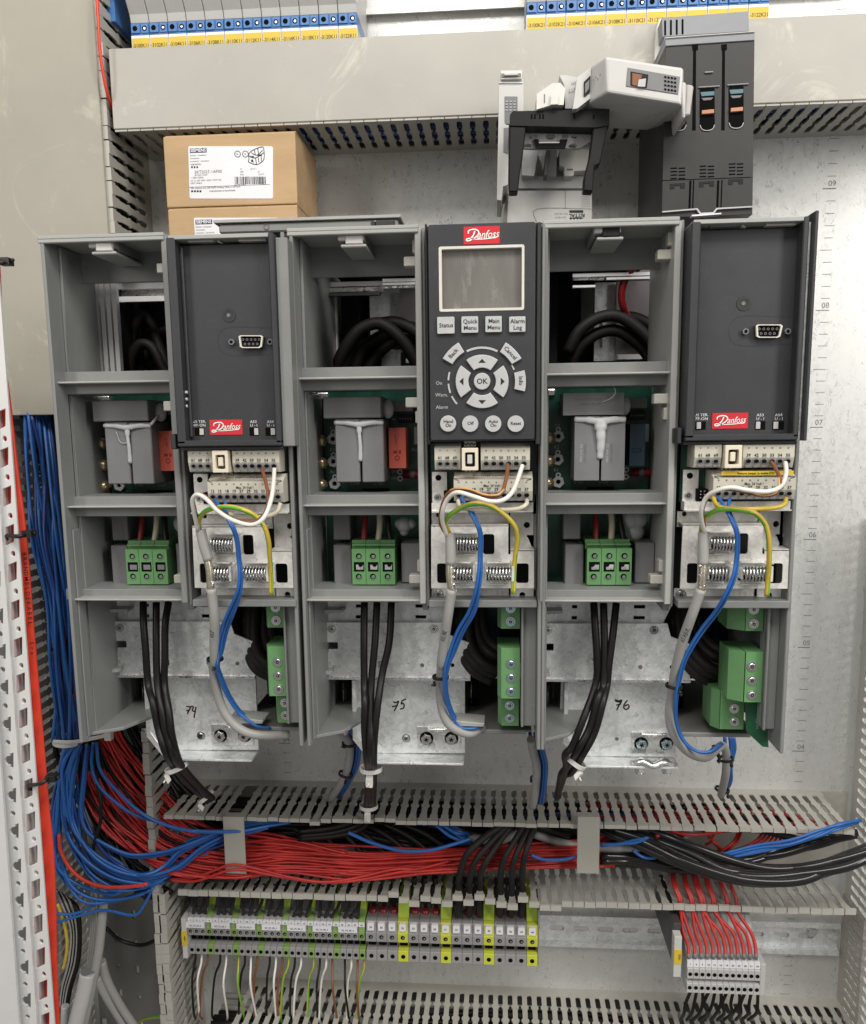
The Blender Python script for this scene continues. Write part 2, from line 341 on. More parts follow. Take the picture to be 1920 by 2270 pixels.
# ================================================================ SETTING
mb=MB(); mb.box(-615,140,-4,0,40,1150,'galvanised_plate'); plate=build('mounting_plate',mb,None,0,kind='structure')
mb=MB(); mb.box(-1150,-615.2,-30,-8,-60,1150,'floor_grey'); mb.box(140.2,700,-30,-8,-60,1150,'floor_grey'); build('cabinet_back_wall',mb,None,0,kind='structure')
mb=MB()
def ruler(xc,z0,z1,nums=True):
    for k in range(int(z0),int(z1)+1):
        z=k*10; L=11 if k%10==0 else (10 if k%5==0 else 7.5); xx=xc-1 if k%5==0 else xc+.8; h=.5 if k%10 else .75
        mb.add([(xx-L/2,.12,z-h/2),(xx+L/2,.12,z-h/2),(xx+L/2,.12,z+h/2),(xx-L/2,.12,z+h/2)],[(0,1,2,3)],'grey_ink')
def cuText(s,x,z,size,m,d=.12):
    cu=bpy.data.curves.new('t','FONT'); cu.body=s; cu.align_x='CENTER'; cu.size=size; o=bpy.data.objects.new('t',cu); me=bpy.data.meshes.new_from_object(o)
    mb.add([(x+v.co.x,d,z+v.co.y) for v in me.vertices],[tuple(p.vertices) for p in me.polygons],m); bpy.data.objects.remove(o); bpy.data.curves.remove(cu); bpy.data.meshes.remove(me)
ruler(0,9,104); X2=U(633,1649,0)[0]; ruler(X2,36,41)
for k in range(3,10): cuText('0%d'%k,1.2,k*100+2,6.6,'grey_ink')
cuText('04',X2+1,402,6.6,'grey_ink')
build('ruler_marks',mb,plate)
# ================================================================ DUCTS
PROF=[(12,0),(12.6,3.2),(14.5,4.7),(27,4.7),(29,2.2),(31,2.2),(33,4.7),(46,4.7),(48,2.2),(50,2.2),(52,4.5),(66,4.5),(69,3.0),(77,2.6),(80,.9)]
def comb(mb,u0,u1,M,p=9.55,th=1.3,tab=5,tabdir=-1,m='duct_grey',jit=.25,shift=None,skip=None,seed=1,tabm=None,depth=80,tabw=.94):
    rnd=random.Random(seed); n=int((u1-u0)/p); p=(u1-u0)/n
    mb.add(*_bx(M,u0,u1,0,12,0,th),m)
    for i in range(n):
        if skip and skip(i): continue
        c=u0+(i+.5)*p; j=rnd.uniform(-jit,jit); k=rnd.uniform(-jit,jit)*1.2; sh=shift(i) if shift else 0; vs=[]
        for v,w in PROF:
            f=(v-12)/68; v=v if depth==80 else 12+(depth-12)*f; hw=(p-w)/2; dw=k*f*f+sh*f; dv=sh*-.6*f
            for a in (-hw,hw):
                for b in (0,th): vs.append(M(c+a+j*f,v+dv,b+dw))
        fs=[]
        for q in range(len(PROF)-1):
            a=q*4; b=a+4; fs+=[(a,a+2,b+2,b),(a+1,b+1,b+3,a+3),(a,b,b+1,a+1),(a+2,a+3,b+3,b+2)]
        e=(len(PROF)-1)*4; fs.append((e,e+1,e+3,e+2)); mb.add(vs,fs,m)
        f=1; dv=sh*-.6; w0,w1=(th-tab,th) if tabdir<0 else (0,tab); hw=p*tabw/2
        mb.add(*_bx(M,c+j-hw,c+j+hw,depth-1+dv,depth+1.3+dv,w0+k+sh,w1+k+sh),tabm or m)
        mb.add(*_bx(M,c+j-hw,c+j+hw,depth-5+dv,depth-1+dv,(w1-.9 if tabdir<0 else w0)+k+sh,(w1 if tabdir<0 else w0+.9)+k+sh),tabm or m)
def _bx(M,u0,u1,v0,v1,w0,w1):
    vs=[M(a,b,c) for a in(u0,u1) for b in (v0,v1) for c in(w0,w1)]
    return vs,[(0,1,3,2),(4,6,7,5),(0,4,5,1),(2,3,7,6),(0,2,6,4),(1,5,7,3)]
# --- upper horizontal duct
t=thing('cable_duct','closed horizontal grey wiring duct with a smooth scratched cover above the cardboard boxes','cable duct',(-260,0,943))
mb=MB(); XL,XR=-586,110
comb(mb,XL,XR,lambda u,v,w:(u,v,943-1.3+w),p=10.5,jit=0,tab=2.6,tabdir=-1); mb.box(XL,XR,68,80,942.2,943.8,'duct_grey'); mb.box(XL,XR,0,79,999,1000.2,'duct_grey'); mb.box(XL,XR,0,1,943.5,999,'duct_grey')
build('duct_trough',mb,t)
mb=MB(); mb.box(XL-.5,XR,80.6,82.4,942,1001.3,'cover_grey'); mb.box(XL-.5,XR,72,80.5,1000.4,1001.6,'cover_grey'); build('duct_cover',mb,t,.5)
for k in range(7):
    wire('cable',[(-560+k*3,20+k*7,950+k*2),(-430,25+k*6,951+k*3),(-300,22+k*7,949+(k*5)%11),(-180,26+k*5,948+k%3),(0,22+k*6,950+k*3)],3,['cable_black','wire_darkblue','wire_blue','wire_darkblue','wire_darkred','cable_black','wire_blue'][k],'thin cable seen through the slots underneath the upper wiring duct','cable','cables inside the upper duct')
for k in range(4): wire('cable',[(-470,18+k*16,947.5),(-380,24+k*14,947),(-290,16+k*16,947.6),(-200,22+k*14,947),(-130,20+k*14,952)],3.6,'wire_blue' if k%2 else 'wire_darkblue','blue cable showing through the slots under the upper wiring duct','cable','blue cables above the duct slots')
# --- left vertical duct with wide cover
xr=U(243,519,82)[0]; zc=U(90,920,82)[1]
t=thing('cable_duct','vertical grey wiring duct at the left edge, upper half under a scuffed cover','cable duct',(xr-60,0,100))
mb=MB(); comb(mb,60,1120,lambda u,v,w:(xr+4-w,v,u),p=10.2,th=1.5,tab=6,tabdir=1,jit=.5,seed=3); build('duct_wall',mb,t)
for k in range(7): wire('black_cable',[(xr-7-k*4+(k%2)*3,12+k*9,1140),(xr-6-k*4,16+(k*23)%50,1000),(xr-9-k*3,14+k*8,880),(xr-14-k*3,20+k*6,zc+20)],3.4,'cable_black','added black cable darkening the inside of the left duct','cable','added black cables darkening the covered left duct')  # black cables added so the interior behind the fingers looks dark
mb=MB(); comb(mb,60,zc+20,lambda u,v,w:(xr-104+w,v,u),p=10.2,th=1.5,tab=3,tabdir=1,jit=.5,seed=4); build('duct_wall',mb,t)
mb=MB(); mb.box(xr-270,xr,82.6,84.6,zc,1150,'panel_cover'); mb.box(xr-1.6,xr,70,82.5,zc,1150,'panel_cover'); build('duct_cover',mb,t,.5)
# --- lower wiring duct (open)
t=thing('cable_duct','open horizontal wiring duct full of red blue and black wires under the drives','cable duct',(-280,0,284))
mb=MB(); xa=U(363,1806,80)[0]; xb=20.5
def sh(i): return 0
comb(mb,xa,xb,lambda u,v,w:(u,v,361.7-1.3+w),tab=3.6,jit=.35,seed=5,shift=lambda i:{14:-2.4,20:1.2,21:1.4}.get(i,0),skip=lambda i:i in (6,)); build('duct_wall',mb,t)
mb=MB(); xc=U(395,1985,80)[0]
def sh2(i): return {20:3,21:-1,22:-3,23:1,24:0,25:-2.5,26:2,27:-1,28:3,29:0,30:-1.6,31:-3,32:2,33:-1,34:-3,35:-3.4}.get(i,0)
comb(mb,xc,26,lambda u,v,w:(u,v,284+w),tab=5.2,tabdir=1,jit=.35,seed=6,shift=sh2); build('duct_wall',mb,t)
mb=MB(); mb.box(-560,46,.3,1.6,284,361,'duct_grey'); build('duct_back',mb,t)
for px in (518,1305):
    mb=MB(); w=9.5; x,z=U(px,1812,84); x2,z2_=U(px,1935,84); mb.box(x-w,x+w,84,85.5,z2_,z+1,'cover_grey'); mb.box(x-w,x+w,76,84,z-.6,z+1,'cover_grey')
    build('wire_retainer',mb,None,.3,'flat beige retaining strap across the open duct, '+('left one beside the blue wires' if px<600 else 'right one under the third drive'),'retaining strap','retaining straps on the open duct')
# --- bottom duct
t=thing('cable_duct','slotted grey wiring duct along the bottom edge of the photo','cable duct',(-280,0,90))
mb=MB(); comb(mb,-535,52,lambda u,v,w:(u,v,147.3-1.3+w),tab=6,jit=.3,seed=8,p=9.4); build('duct_wall',mb,t)
mb=MB(); mb.box(-535,52,.3,1.6,80,146,'term_dark'); build('duct_back',mb,t)  # back coloured dark so the duct interior reads as shaded
for k in range(12): wire('black_cable',[(-560,12+(k*17)%60,134-(k%3)*7),(-400,10+(k*23)%62,132-(k%4)*5),(-240,14+(k*13)%58,134-(k%3)*6),(-80,12+(k*29)%60,132-(k%4)*5),(48,14+(k*19)%60,134-(k%3)*6)],3.2,'cable_black' if k%4 else 'cable_grey','added cable darkening the slotted duct at the bottom edge','cable','added cables darkening the bottom duct')  # cables added to darken what shows through the slots
# --- inner vertical duct wall beside the terminals
xv=U(345,2050,82)[0]
t=thing('cable_duct','vertical slotted duct wall left of the numbered terminal row','cable duct',(xv,0,80))
mb=MB(); comb(mb,60,284,lambda u,v,w:(xv+w+9,v,u),p=9.6,th=1.5,tab=7,tabdir=-1,jit=.6,seed=9); build('duct_wall',mb,t)
# --- right vertical duct
t=thing('cable_duct','vertical cream slotted duct at the right edge of the cabinet','cable duct',(46,0,60))
mb=MB(); comb(mb,60,620,lambda u,v,w:(50+w,v,u),p=9.6,th=1.5,tab=6,tabdir=1,jit=.3,seed=10,m='offwhite_plastic'); build('duct_wall',mb,t)
mb=MB(); comb(mb,60,258,lambda u,v,w:(50-w,v,u),p=9.6,th=1.5,tab=3,tabdir=-1,jit=.3,seed=11,depth=46,m='duct_grey'); build('duct_wall',mb,t)
# slotted back sheet, lower left
mb=MB(); xs0,xs1=U(205,2100,0)[0],xv+8
hs=[]
for r_ in range(7):
    for c_ in range(3):
        z=60+r_*31+(c_%2)*4; x=xs0+8+c_*20; 
        if z<235: hs.append(rect(x-1.8-(c_==0)*1.2,z-5 if (r_+c_)%2 else z-2.4,x+1.8+(c_==0)*1.2,z+5 if (r_+c_)%2 else z+2.4,1.5))
mb.plate(rect(xs0-60,30,xs1,290),hs,1.6,3,'floor_grey'); mb.box(xs0-60,xs1,.3,.9,30,250,'offwhite_plastic')
build('slotted_back_sheet',mb,None,0,'dark grey back sheet with rounded slots, bottom left behind the cables','back sheet')
# ================================================================ ENCLOSURE RAIL (left)
t=thing('enclosure_rail','white perforated steel frame rail with square and notched holes at the left edge','frame rail',(-700,230,150))
XRf=lambda y:22+(y-950)*.0745
XBf=lambda y:-13+(y-950)*.0718
XAf=lambda y:XBf(y)-40
XLf=lambda y:XAf(y)-90
D1_,D2_=218,236
def quadpx(mb,fa,fb,y0,y1,holes,da,db,m):
    mb.plate([U(fa(y0),y0,db),U(fb(y0),y0,db),U(fb(y1),y1,db),U(fa(y1),y1,db)],holes,da,db,m)
sq=[(-1,930),(7,1015),(17,1100.6),(26,1186),(34.5,1269),(42.5,1353),(50,1436),(56.5,1515),(63,1593),(70,1671),(76,1749),(81.5,1823),(87.5,1898),(93,1972),(98.5,2050),(104.5,2124),(110,2196),(116,2268)]
hb=[];ha=[]
for i,(x,y) in enumerate(sq):
    x=(XRf(y)+XBf(y))/2-1; w=9.5; h=21; hb.append([U(x-w,y-h+5,232),U(x+w,y-h-3,232),U(x+w,y+h-6,232),U(x-w,y+h+3,232)])
    if i<len(sq)-1:
        y2=(y+sq[i+1][1])/2; c=U((XRf(y2)+XBf(y2))/2+4,y2,232); hb.append(circ(c[0],c[1],1.5,12,1.9))
mb=MB(); quadpx(mb,XBf,XRf,600,2420,hb,230,232,'white_paint'); build('square_hole_strip',mb,t,.3)
caps=[(1445),(1524),(1606),(1686),(1764),(1843),(1921),(1997),(2072),(2146),(2219),(2290)]
caps=[1200,1284,1366]+caps
for i,y in enumerate(caps):
    x=(XAf(y)+XBf(y))/2+4
    pts=[(x+6,y-18),(x+6,y+18),(x-2,y+16),(x-2,y+11),(x-8,y+10),(x-13,y+5),(x-14,y-1),(x-12,y-6),(x-7,y-10),(x-2,y-10),(x-2,y-15)]
    ha.append([U(a,b,236) for a,b in pts][::-1])
    if i<len(caps)-1:
        y2=(y+caps[i+1])/2; c=U((XAf(y2)+XBf(y2))/2,y2,236); ha.append(circ(c[0],c[1],2.0,14))
mb=MB(); quadpx(mb,XAf,XBf,600,2420,ha,234,236,'white_paint'); build('notched_hole_strip',mb,t,.3)
mb=MB(); quadpx(mb,XLf,XAf,600,2420,[],240,243,'white_paint'); mb.pp([(XBf(600)-3,600),(XBf(600),600),(XBf(2420),2420),(XBf(2420)-3,2420)],215,234,'white_paint'); mb.pp([(XLf(600),600),(XRf(600)-25,600),(XRf(2420)-25,2420),(XLf(2420),2420)],190,196,'term_grey'); build('plain_strip',mb,t,.3)
# red flat fire alarm cable
t=thing('fire_alarm_cable','flat bright red cable with black lettering running down beside the white rail','cable',(-640,225,150))
mb=MB(); ed=[(-14,400),(-6,520),(2,620),(8,776),(23,881),(45,1069),(54,1131),(65,1240),(76,1380),(88,1516),(98,1631),(110,1776),(121,1885),(126,1994),(130,2166),(136,2290)]
mb.tube([P(x-17,y,222) for x,y in ed],5.4,'fire_red',14,5,flat=.35); build('cable_sheath',mb,t)
mb=MB()
s='BRANDMELDEKABEL'; 
for i,ch in enumerate(s+'   Eca'):
    y=1228+i*11.0; x=57+(y-1228)*.083
    if ch!=' ': mb.text(ch,x-3,y,225.5,10.5,'black_ink',rot=-86,wid=.9,bold=.015)
build('printed_text',mb,t)

for (a,b,c,d_,lab) in ((16,1187,66,1183,'black cable tie around rail and red cable at mid height'),(66,1741,118,1724,'black cable tie around rail and red cable beside the big wire bundle'),(-8,578,16,580,'black cable tie at the far left beside the scuffed cover plate')):
    mb=MB(); mb.tube([P(a,b,232),P((a+c)/2,(b+d_)/2+4,240),P(c-12,d_,236)],1.5,'tie_black',8,5); x,z=U(c,d_,234); mb.box(x-4.5,x+2.5,230,237,z-2.3,z+2.3,'tie_black'); mb.tube([(x+2,234,z),(x+5,235,z+1)],1.2,'tie_black',6,1)
    mb.tube([P(a,b,232),P(a-2,b+8,228),P(a+5,b+8,222)],1.3,'tie_black',8,4)
    build('cable_tie',mb,None,.3,lab,'cable tie')
# ================================================================ DIN RAILS
def din(mb,x0,x1,z0,slots=()):
    mb.box(x0,x1,6.2,7.4,z0,z0+4,'zinc_sheet'); mb.box(x0,x1,6.2,7.4,z0+29,z0+33,'zinc_sheet')
    mb.box(x0,x1,.4,7.3,z0+4,z0+5.1,'zinc_sheet'); mb.box(x0,x1,.4,7.3,z0+27.9,z0+29,'zinc_sheet')
    zz=z0+16.5; mb.plate(rect(x0,z0+5.1,x1,z0+27.9),[rect(s-7.5,zz-2.7,s+7.5,zz+2.7,2.4) for s in slots],.4,1.6,'zinc_sheet')
mb=MB(); ss=[-560+k*24 for k in range(27)]; din(mb,-565,45,197.2,[s for s in ss if -555<s<34]); 
x,z=U(1800,2065,2); mb.cyl((x,1.6,z),(0,1,0),4.2,2.6,'steel',16,3.6); mb.ring((x,1.6,z),4,5.6,.6,'steel')
build('din_rail',mb,None,0,'galvanised mounting rail carrying the two lower terminal rows','mounting rail')
mb=MB(); a=U(808,20,8); b=U(1165,10,8); zz=U(980,20,7)[1]; din(mb,a[0]-260,b[0]+260,zz-1.5,[]); mb.mats=['galvanised_plate']; build('din_rail',mb,None,0,'galvanised rail between the two groups of relays at the top','mounting rail')
# ================================================================ RELAYS (top)
def relays(xfirst,yfirst,xlast,ylast,names,side,wpx,zb):
    d=60; xa,za=U(xfirst,yfirst,d); xl=U(xlast,ylast,d)[0]; p=(xl-xa)/11
    for i in range(12):
        x0=xa+i*p; x1=x0+p-.5; n=names[i]
        t=thing('relay','slim grey relay on blue base marked %s, in the %s group at the top'%(n,side),'relay',(x0+p/2,0,zb-12),'plug-in relays, %s group'%side)
        mb=MB(); mb.prism([(6,zb+10),(60,zb+10),(62,zb+16),(70,zb+26),(80,zb+36),(86,zb+50),(88,zb+110),(6,zb+110)],x0,x1,'relay_body','side')
        mb.box(x0,x1,8,58,zb-13,zb+1,'relay_body')
        build('relay_case',mb,t,.5)
        mb=MB(); mb.box(x0,x1,8,60,zb+1.2,zb+9.9,'blue_plastic'); mb.box(x0+.3,x0+p*.5,60,61.2,zb+2.5,zb+9.6,'blue_plastic'); mb.box(x0+p*.55,x1-.3,60,60.8,zb+2.5,zb+9.6,'blue_plastic')
        mb.cyl((x0+p*.24,60.4,zb+6),(0,1,0),2.1,1,'hole_black',14); mb.cyl((x0+p*.74,60,zb+6),(0,1,0),2.1,1,'hole_black',14); mb.cyl((x0+p*.76,60.8,zb+5.6),(0,1,0),1.2,1,'steel',10)
        build('terminal_base',mb,t,.25)
        mb=MB(); mb.box(x0,x1,58,60.3,zb-13,zb+1,'paper'); mb.box(x0+.6,x1-.3,60.3,60.8,zb-12,zb-1.2,'yellow_label')
        cu=bpy.data.curves.new('t','FONT'); cu.body=n; cu.align_x='CENTER'; cu.size=3.9; cu.offset=.03; o=bpy.data.objects.new('t',cu); me=bpy.data.meshes.new_from_object(o)
        mb.add([(x0+p/2+v.co.x*.9,60.95,zb-8.1+v.co.y) for v in me.vertices],[tuple(q.vertices) for q in me.polygons],'black_ink'); bpy.data.objects.remove(o); bpy.data.curves.remove(cu); bpy.data.meshes.remove(me)
        build('marker_label',mb,t)
        if side=='left':
            mb=MB(); mb.cyl((x0+p*.45,84,zb+44),(0,1,0),1.9,4,'led_lime',10); build('indicator_lamp',mb,t)
zb=U(310,79,60)[1]-1
relays(292.4,95,750.7,61.7,['-31%02dK11'%(2*i) for i in range(12)],'left',41,zb)
relays(1167,50,1660,30,['-31%02dK21'%(2*i) for i in range(12)],'right',44,U(1190,33,60)[1]-1)
mb=MB(); a=U(272,40,40); mb.box(a[0]-4,a[0]+3,6,62,U(300,54,60)[1]+2,1150,'blue_plastic'); build('relay_end_plate',mb,None,.3,'blue end plate at the left end of the left relay group','end plate'); mb=MB(); b_=U(790,40,40); mb.box(b_[0]-1,b_[0]+1.5,6,60,zb-12,1120,'blue_plastic')
build('relay_end_plate',mb,None,.3,'blue end plate at the right end of the left relay group','end plate')
# ================================================================ DRIVES
DX=[-157.3,0,154.6]
def chassis(k,t):
    global OFF
    OFF=0; dx=DX[k]; X=lambda a:a+dx
    L=-408.5; 
    mb=MB()
    mb.box(X(L),X(L+2.2),187,250,495,823,'drive_grey'); mb.box(X(L+2.2),X(L+4.2),187 if k==0 else 140,233,737,822,'drive_grey'); mb.box(X(L+2.2),X(L+4.2),186,233,592,737,'drive_grey'); mb.box(X(L+2.2),X(L+4.2),110,233,497,592,'drive_grey'); mb.box(X(L),X(L+2.1),60,186.9,495,736,'deep_black'); mb.box(X(L),X(L+2.1),60 if k else 185,186.9,736,823,'drive_grey')  # deep black panel painted as the shade in the gap behind the wall
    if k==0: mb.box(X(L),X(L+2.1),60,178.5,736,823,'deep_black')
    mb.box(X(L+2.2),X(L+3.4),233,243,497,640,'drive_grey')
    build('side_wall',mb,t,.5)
    mb=MB(); mb.prism([(X(-256.5),0)]*0 or [(60,495),(250,495),(250,690),(250,823),(60,823)],X(-256.6),X(-254.2),'drive_grey','side')
    # front flange bar under the module
    OFF=dx; a=U(1155,1500,238)[0]; b=U(1190,1500,238)[0]; OFF=0
    if k==2: a=U(1694,1500,238)[0]
    mb.box(a,X(-256.6),226,238,507,592,'drive_grey'); mb.box(X(-259.5),X(-256.6),60,236,507,700,'drive_grey'); mb.box(a,a+1.6,236,241,507,592,'drive_grey')
    build('side_wall',mb,t,.5)
    mb=MB(); mb.box(X(L-1.2),X(-329.5),203,250.5,822.6,825,'drive_grey_light' if k==0 else 'drive_grey_light'); mb.box(X(L-1.2),X(-329.5),247,250.5,820.4,822.8,'drive_grey_light'); build('top_lip',mb,t,.5)
    OFF=dx; mb=MB(); mb.bx(655,532,936,613,202,205,'drive_grey'); build('upper_panel',mb,t,.5)
    mb=MB(); mb.box(X(-331.8),X(-327.9),165,249,592,823,'drive_grey_light' if k else 'drive_grey'); mb.box(X(-327.9),X(-326),165,246,590,824,'drive_grey')
    mb.box(X(-331),X(-327),165,240,586,592,'drive_grey')
    build('middle_wall',mb,t,.5)
    for (y0,y1,l0,l1) in ((813,864,834.7,839.4),(1097,1142,1118.5,1122.8),(1307,1331,1329,1333.5)):
        mb=MB(); mb.bx(652,y0,936,y1,206,236,'drive_grey'); 
        z0=U(800,l1,246)[1]; z1=U(800,l0,246)[1]; mb.box(X(L+1.5),X(-331),234,246,z0,z1,'drive_grey_light'); build('cross_rib',mb,t,.4)
    # latch on the top lip
    mb=MB(); mb.bx(752,518,810,543,205,238,'drive_grey'); mb.bx(748,510,806,533,238,247,'drive_grey_light'); mb.bx(765,520,804,541,244,247.4,'smoke_clear' if k<2 else 'deep_black'); mb.bx(755,541,812,548,206,247,'drive_grey_light')
    build('latch',mb,t,.6)
    for (x0,y0,x1,y1,d0,d1) in ((914,530,932,560,215,240),(895,568,932,590,215,238),(899,881,935,903,214,240),(921,911,935,938,214,240),(925,1242,938,1268,214,240),(907,1275,938,1294,214,241)):
        mb=MB(); mb.bx(x0,y0,x1,y1,d1-9,d1,'duct_grey'); build('snap_hook',mb,t,.5)
    # floor and back
    mb=MB(); mb.prism([(X(L+2),100),(X(-372),100),(X(-372),190),(X(-388),226),(X(L+2),238)],495.5,498,'drive_grey','top'); 
    OFF=dx; a=U(1010,1600,205)[0]; zf_=U(1130,1618,205)[1]; OFF=0; mb.box(a,X(-258),80,205,zf_-1.5,zf_,'floor_grey'); mb.box(a,X(-262),205,207,zf_-2.5,zf_+.5,'drive_grey')  # inner floor coloured darker to stand for the shadow on it
    if k<2: OFF=dx; mb.pp([(992,1600),(1010,1598),(1075,1604),(1072,1612),(1020,1611),(992,1606)],196,214,'drive_grey_light'); OFF=0
    build('floor_ledge',mb,t,.5)
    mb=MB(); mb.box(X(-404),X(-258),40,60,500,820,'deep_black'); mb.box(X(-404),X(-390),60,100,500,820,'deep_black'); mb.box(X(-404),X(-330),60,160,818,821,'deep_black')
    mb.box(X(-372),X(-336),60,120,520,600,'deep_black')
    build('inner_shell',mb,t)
    # heat sink and sheets
    mb=MB()
    if k==0:
        OFF=0
        for i in range(4):
            x=206+i*13.5; a=U(x,640,184)[0]; mb.box(a,a+3.0,179,184,690,822,'fin_white')
        a=U(263,640,150)[0]; 
        mb.bx(262,624,375,640,141,146,'fin_white'); mb.bx(264,656,375,668,145,150,'fin_white'); mb.bx(264,641,375,655,135,140,'zinc_bright'); mb.box(a-3,a+2.5,110,120,690,822,'deep_black')
        for i in range(3):
            b=U(291+i*10,690,100)[0]; mb.box(b,b+1.8,96,100,690,800,'fin_white')
        mb.box(U(262,800,100)[0],U(375,800,100)[0],60,66,690,800,'drive_black')
    elif k==1:
        OFF=0
        mb.bx(728,624,850,634,135,140,'fin_white'); mb.bx(726,637,850,646,137,142,'zinc_bright'); mb.bx(848,617,935,624,145,150,'fin_white'); mb.bx(848,626,935,631,145,150,'fin_white'); mb.bx(848,633,935,638,145,150,'zinc_bright')
        mb.bx(720,648,842,655,145,150,'drive_black')
        for i in range(3):
            b=U(731+i*6,700,120)[0]; mb.box(b,b+1.3,115,120,700,812,'fin_white')
        mb.bx(820,640,888,760,90,92,'zinc_sheet'); mb.bx(887,640,938,780,98,101,'lilac_sheet'); mb.bx(846,775,888,815,90,95,'zinc_sheet'); mb.bx(900,795,915,804,100,102,'zinc_bright')
    else:
        OFF=0
        mb.bx(1270,604,1500,611,145,150,'fin_white'); mb.bx(1270,613,1340,620,143,148,'zinc_bright'); mb.bx(1345,613,1500,618,145,150,'fin_white'); mb.bx(1270,632,1320,637,145,150,'fin_white'); mb.bx(1318,626,1370,800,88,92,'zinc_sheet'); mb.bx(1366,622,1500,788,96,100,'lilac_sheet'); mb.bx(1369,785,1460,796,96,108,'fin_white')
        mb.bx(1288,640,1316,740,88,110,'drive_black'); mb.bx(1331,715,1336,770,92,93,'grey_ink')
    build('heat_sink',mb,t)
    OFF=dx
def board(k,t):
    global OFF,DD
    OFF=dx=DX[k]+(0,0,2.5)[k]; DD=18
    mb=MB(); pcb=mb.bx(722,840,945,1330,165,167,'pcb_green')
    rnd=random.Random(k)
    for i in range(16):
        x=rnd.uniform(735,925); y=rnd.uniform(870,1300); x1=min(940,x+rnd.uniform(10,60)); mb.stroke([(x,y),(x1,y),(x1+6,y+rnd.choice((-12,12)))],167,.35,'term_green' if False else 'pcb_green',.15)
    ts=mb.text
    for s,x,y in (('K3',737,950),('K2',737,997),('K1',738,1046),('TP1',874,1046),('TP2',874,1061),('RL1',920,997),('L10A',787,1072),('L12A',840,1072),('C15',880,1200)): ts(s,x,y,167,6.5,'button_grey')
    b=build('circuit_board',mb,t)
    mb=MB(); mb.bx(693,870,727,884,164,170,'zinc_bright'); mb.bx(693,870,702,946,164,170,'zinc_bright'); build('bracket',mb,t,.8,seg=2); mb=MB(); mb.bx(704,1140,727,1312,150,163,'zinc_sheet'); build('bracket',mb,t,.8,seg=2)
    mb=MB()
    for x,y in ((712.6,977),(714,1027),(713,1075)):
        a,z=U(x,y,178); mb.sph((a,177,z),4.1,'brass',14); mb.cyl((a-1,150,z),(0,1,0),2.4,24,'brass',10)
    build('brass_studs',mb,b)
    mb=MB()
    for x,y in ((738,973),(739,1023),(742,1072)):
        a,z=U(x,y,169); mb.ring((a,167.2,z),1.8,4.2,2.6,'paper',6); mb.cyl((a,167.2,z),(0,1,0),1.5,1,'hole_black',12); mb.ring((a,167.2,z+4.6),.9,1.9,.8,'paper',10)
    build('solder_nuts',mb,b)
    # big capacitors
    mb=MB(); mb.bx(716,879,845,927,170,203,'cap_grey'); 
    if k==2:
        mb.text('NNO3-1(4)ZNAA1',770,893,203,5,'grey_ink',rot=180); mb.text('10K/N/3 XINR1',775,903,203,5,'grey_ink',rot=180)
    build('capacitor',mb,b,.6)
    for x0,x1 in ((744,797),(802,851)):
        mb=MB(); mb.bx(x0,930,x1,1069,170,203,'cap_grey')
        if k==2:
            mb.text('MKP 0.47 X2',(x0+x1)/2-12,1010,203,5,'button_grey',rot=90); mb.text('275V 50/60Hz',(x0+x1)/2-3,1010,203,5,'grey_ink',rot=90)
        build('capacitor',mb,b,.6)
    mb=MB()
    mb.bx(795,930,804,1024,172,201,'cap_grey'); g='glue_grey' if k else 'glue'; g='glue'
    mb.tube([P(741,937,203),P(770,938,204),P(795,941,204.5),P(825,937,204),P(850,938,203)],([1.3,1.6,1.9,1.6,1.3] if k!=2 else [1.7,2.2,2.6,2.2,1.8]),g,10,5,flat=.6)
    mb.tube([P(796,938,204),P(797,965,204.5),P(799,990,204),P(799,1022,203)],[1.8,1.2,1.3,1.5] if k!=2 else [4.2,3.2,2.8,2.2],g,10,6,flat=.6)
    a,z=U(859,907,190); mb.sph((a,188,z),4.2,g,12,(1,1,1.5)); 
    if k==0: mb.tube([P(770,950,204),P(780,975,204),P(797,975,204)],.25,g,6,5); mb.tube([P(850,935,203),P(862,915,196)],1.0,g,6,2)
    if k==2: mb.tube([P(795,900,203.6),P(815,890,206),P(822,875,207),P(812,855,206)],.3,g,6,5)
    build('glue_strand',mb,b)
    if k==0: OFF=0; R=(352,955,393,1044)
    elif k==1: R=(862,948,900,1038)
    else: OFF=0; R=(1396,940,1430,1033)
    mb=MB(); mb.bx(*R,168,190,'relay_red' if k<2 else 'relay_blue'); cx,cy=(R[0]+R[2])/2,(R[1]+R[3])/2
    if k<2:
        mb.text('8-1415',cx-4,R[1]+26,190,5,'crimson',rot=-85); mb.ring((U(cx,cy+22,190)[0],190,U(cx,cy+22,190)[1]),1.2,1.7,.2,'crimson',12); mb.bx(cx-9,cy+6,cx-1,cy+12,190,190.2,'crimson'); mb.bx(cx+3,cy+5,cx+8,cy+13,190,190.2,'crimson')
    else: mb.bx(cx-12,cy+8,cx+8,cy+16,190,190.2,'hole_black'); mb.bx(cx-11,cy+9,cx+7,cy+15,190.1,190.3,'relay_blue')
    build('board_relay',mb,b,.6)
    OFF=dx
    mb=MB(); mb.bx(869,890,915,912,167,180,'cap_grey'); mb.bx(881,918,916,937,167,176,'deep_black')
    for i in range(5): mb.bx(885+i*6,926,888+i*6,930,176,176.5,'grey_ink')
    mb.bx(918,946,932,985,167.1,167.4,'paper'); build('connector_box',mb,b,.3); mb=MB(); mb.stroke([(870,927),(873,931),(877,929)],167,.5,'white_ink',.4)
    mb.bx(805,1083,863,1096,167,167.3,'hole_black')
    build('board_opening',mb,b)
    mb=MB(); a,z=U(893,1052,172); a2=U(932,1052,172)[0]; mb.cyl((a,172,z),(1,0,0),2.6,a2-a+3,'crimson',14); mb.cyl(((a+a2)/2-1,172,z),(1,0,0),2.75,3.4,'cap_grey',14)
